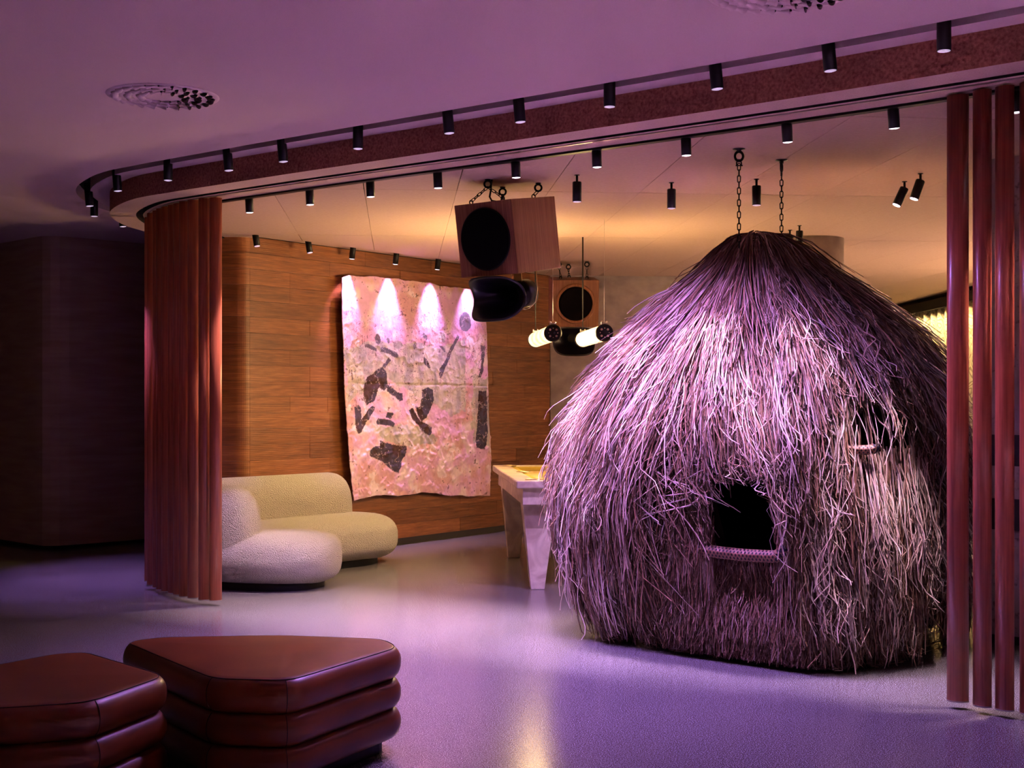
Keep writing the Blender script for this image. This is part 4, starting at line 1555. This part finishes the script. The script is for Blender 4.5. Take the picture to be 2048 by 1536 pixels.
def strands_mesh(name, sets, mat, parent):
    V, Fq, C = [], [], []
    base = 0
    for pos, wd, rs, tone in sets:
        n, K, _ = pos.shape
        tg = np.gradient(pos, axis=1)
        tg /= np.linalg.norm(tg, axis=2, keepdims=True) + 1e-9
        ref = rs.randn(n, 1, 3); ref = np.broadcast_to(ref, pos.shape)
        s1_ = np.cross(tg, ref); s1_ /= np.linalg.norm(s1_, axis=2, keepdims=True) + 1e-9
        s2_ = np.cross(tg, s1_)
        tp = np.linspace(1.0, 0.55, K)[None, :, None]
        ring = []
        for k in range(3):
            an = 2 * np.pi * k / 3
            ring.append(pos + (s1_ * math.cos(an) + s2_ * math.sin(an)) * (wd[:, None, None] / 2) * tp)
        vv = np.stack(ring, 2).reshape(-1, 3)           # n,K,3,3
        idx = base + np.arange(n * K * 3).reshape(n, K, 3)
        for k in range(3):
            l = (k + 1) % 3
            Fq.append(np.stack([idx[:, :-1, k], idx[:, :-1, l], idx[:, 1:, l], idx[:, 1:, k]], -1).reshape(-1, 4))
        pal = np.array(tone)
        ci = rs.randint(0, len(pal), n)
        cc = pal[ci] * (0.55 + 0.75 * rs.rand(n)[:, None])
        C.append(np.repeat(cc, K * 3, 0))
        V.append(vv)
        base += len(vv)
    V = np.concatenate(V); Fq = np.concatenate(Fq); C = np.concatenate(C)
    me = bpy.data.meshes.new(name)
    me.vertices.add(len(V)); me.vertices.foreach_set('co', V.reshape(-1).astype(np.float32))
    me.loops.add(len(Fq) * 4); me.loops.foreach_set('vertex_index', Fq.reshape(-1).astype(np.int32))
    me.polygons.add(len(Fq)); me.polygons.foreach_set('loop_start', np.arange(0, len(Fq) * 4, 4, dtype=np.int32))
    me.update(calc_edges=True)
    me.polygons.foreach_set('use_smooth', np.ones(len(Fq), bool))
    ca = me.attributes.new('col', 'FLOAT_COLOR', 'POINT')
    ca.data.foreach_set('color', np.c_[np.clip(C, 0, 1), np.ones(len(C))].reshape(-1).astype(np.float32))
    me.materials.append(mat)
    o = bpy.data.objects.new(name, me)
    COL.objects.link(o)
    o.parent = parent
    o['kind'] = 'stuff'
    return o


STRAW = [(0.46, 0.29, 0.21), (0.38, 0.22, 0.14), (0.54, 0.37, 0.28), (0.24, 0.13, 0.08), (0.60, 0.45, 0.37), (0.30, 0.16, 0.09), (0.15, 0.07, 0.045)]
BROWN = [(0.34, 0.19, 0.11), (0.27, 0.14, 0.08), (0.40, 0.24, 0.14), (0.20, 0.10, 0.06)]
PALE = [(0.66, 0.50, 0.42), (0.58, 0.42, 0.34), (0.72, 0.58, 0.50)]
A1 = fibres(8500, 1.25, 2.29, 0.45, 0.95, 0.0065, 0.0125, 1, lift=0.12, curl=0.035)
A2 = fibres(4600, 1.05, 2.20, 0.35, 0.75, 0.0045, 0.008, 2, lift=0.13, curl=0.08, seg=9, freq=(3, 6), per=8)
A3 = fibres(2400, 1.9, 2.295, 0.4, 0.9, 0.006, 0.010, 3, lift=0.05, curl=0.025)
B1 = fibres(6200, 0.55, 1.35, 0.45, 0.85, 0.0065, 0.0125, 4, lift=0.12, curl=0.035)
B2 = fibres(3800, 0.45, 1.30, 0.3, 0.6, 0.0045, 0.008, 5, lift=0.14, curl=0.085, seg=9, freq=(3, 6.5), per=8)
A4 = fibres(2300, 1.05, 2.15, 0.35, 0.7, 0.007, 0.011, 7, lift=0.17, curl=0.08, seg=10, freq=(2, 5.5), per=5)
B4 = fibres(1800, 0.55, 1.2, 0.3, 0.6, 0.007, 0.011, 8, lift=0.17, curl=0.08, seg=10, freq=(2, 5.5), per=5)
B3 = fibres(4300, 0.22, 0.6, 0.25, 0.55, 0.005, 0.009, 6, lift=0.07, curl=0.05, porch_rule='wall')
strands_mesh('roof_thatch', [(*A1, STRAW), (*A2, PALE + STRAW), (*A3, STRAW), (*A4, PALE)], M['fibre'], hut)['label'] = 'long shaggy roof fibres'
strands_mesh('wall_thatch', [(*B1, STRAW + BROWN), (*B2, PALE + STRAW), (*B4, PALE)], M['fibre'], hut)['label'] = 'hanging fibres of the hut walls'


def porch_fibres():
    """short dense fibres on the recessed wall under and beside the doorway"""
    rs = np.random.RandomState(9)
    n = 7000
    x0 = -0.22 + 0.86 * rs.rand(n)
    z0 = 0.08 + 0.50 * rs.rand(n)
    sel = rs.rand(n) < 0.36
    # the sides of the doorway reach up to the fringe
    z0 = np.where(sel, 0.55 + 0.48 * rs.rand(n), z0)
    x0 = np.where(sel, np.where(rs.rand(n) < 0.72, -0.20 + 0.33 * rs.rand(n), 0.48 + 0.16 * rs.rand(n)), x0)
    L = 0.07 + 0.13 * rs.rand(n) + sel * 0.28 * rs.rand(n)
    g = np.interp(z0, HR[:, 0], HR[:, 3])
    y0 = g + np.where(sel, 0.085, 0.05 + 0.10 * np.clip((z0 - 0.3) / 0.3, 0, 1) - 0.03) + rs.rand(n) * 0.04
    K = 5
    u = np.linspace(0, 1, K)[None, :]
    ph = rs.rand(n)[:, None] * 6.28
    dx = rs.randn(n)[:, None] * 0.022
    pos = np.stack([x0[:, None] + dx * u ** 1.5 + 0.008 * np.sin(ph + u * 4), y0[:, None] - (0.012 + 0.045 * rs.rand(n)[:, None]) * u ** 0.8,
                    np.maximum(z0[:, None] - L[:, None] * u, 0.012 + 0.03 * rs.rand(n)[:, None])], -1)
    hit = ((pos[:, :, 0] > DOOR[0] + 0.02) & (pos[:, :, 0] < DOOR[1] - 0.02) & (pos[:, :, 2] > DOOR[2] - 0.03)).any(1)
    pos = pos[~hit]
    return pos, 0.003 + 0.004 * rs.rand(len(pos)), rs


strands_mesh('skirt_thatch', [(*B3, BROWN + STRAW), (*porch_fibres(), BROWN + STRAW)], M['fibre'], hut)['label'] = 'short dense fibres below the doorway'

# woven cane sill of the doorway: dark core wrapped by crossing cane strips
def woven(p0, p1, r, nam, turns, sag=0.012, curlup=0.05):
    p0, p1 = np.array(p0), np.array(p1)
    path = []
    for k in range(41):
        u = k / 40
        p = p0 + (p1 - p0) * u
        p[2] -= sag * math.sin(math.pi * u)
        if u > 0.9: p[2] += curlup * ((u - 0.9) / 0.1) ** 2
        path.append(p)
    core = MB().tube(path, r, 12).build(nam, M['canedark'], hut)
    for d_ in (1, -1):
        w_ = MB()
        for s in range(6):
            vs, fs = [], []
            N = 150
            for k in range(N + 1):
                u = k / N
                q = u * 40
                i = min(int(q), 39); f_ = q - i
                c = path[i] * (1 - f_) + path[i + 1] * f_
                tg = path[min(i + 1, 40)] - path[max(i - 1, 0)]; tg = tg / np.linalg.norm(tg)
                nv = np.cross(tg, [0, 0, 1]); nv /= np.linalg.norm(nv); bv = np.cross(nv, tg)
                for half in (-0.0048, 0.0048):
                    a = d_ * (2 * math.pi * turns * u) + 2 * math.pi * s / 6
                    rr = r + 0.0022 + 0.0012 * math.sin(2 * math.pi * turns * 6 * u + (0 if d_ > 0 else math.pi))
                    pt = c + (nv * math.cos(a) + bv * math.sin(a)) * rr + tg * half
                    vs.append(tuple(pt))
            for k in range(N):
                fs.append((2 * k, 2 * k + 1, 2 * k + 3, 2 * k + 2))
            w_.add(vs, fs, True)
        w_.build('cane_strip', M['cane'], core)
    return core


woven((-0.03, -0.93, 0.597), (0.56, -0.955, 0.592), 0.030, 'door_sill', 4.5)
woven((0.775, -0.72, 1.13), (0.90, -0.65, 1.13), 0.022, 'window_sill', 1.2, 0.006, 0.02)

# chains that carry the hut
def hut_chain(x, y, zend, label, rz):
    t = thing('hut_chain', label, 'chain', (x, y, Z_IN), (0, 0, R(rz)), 'chains carrying the hut')
    MB().lathe([(0.034, 0.0), (0.034, -0.004), (0.014, -0.007), (0.011, -0.02)], 24, cap=False).build('ceiling_plate', M['blackmetal'], t)
    MB().torus(0.022, 0.0068, 24, 8, T(0, 0, -0.040) @ RX(90), sy=1.15).build('eye_ring', M['blackmetal'], t)
    sh = MB()
    sh.tube([(-0.012, 0, -0.092), (-0.013, 0, -0.075), (-0.008, 0, -0.062), (0.0, 0, -0.058), (0.008, 0, -0.062), (0.013, 0, -0.075), (0.012, 0, -0.092)], 0.0040, 8)
    sh.tube([(-0.018, 0, -0.090), (0.020, 0, -0.090)], 0.0040, 8)
    sh.build('shackle', M['blackmetal'], t)
    z = -0.098
    k = 0
    while Z_IN + z > zend:
        inst('link', LINK, t, T(0, 0, z) @ RZ(90 * (k % 2)) @ RX(90))
        z -= 0.0325
        k += 1


hut_chain(1.234, 7.203, 2.20, 'black chain from ceiling to the hut top, the left one', 0)
hut_chain(1.532, 7.532, 2.20, 'black chain from ceiling to the hut top, the right one', 70)
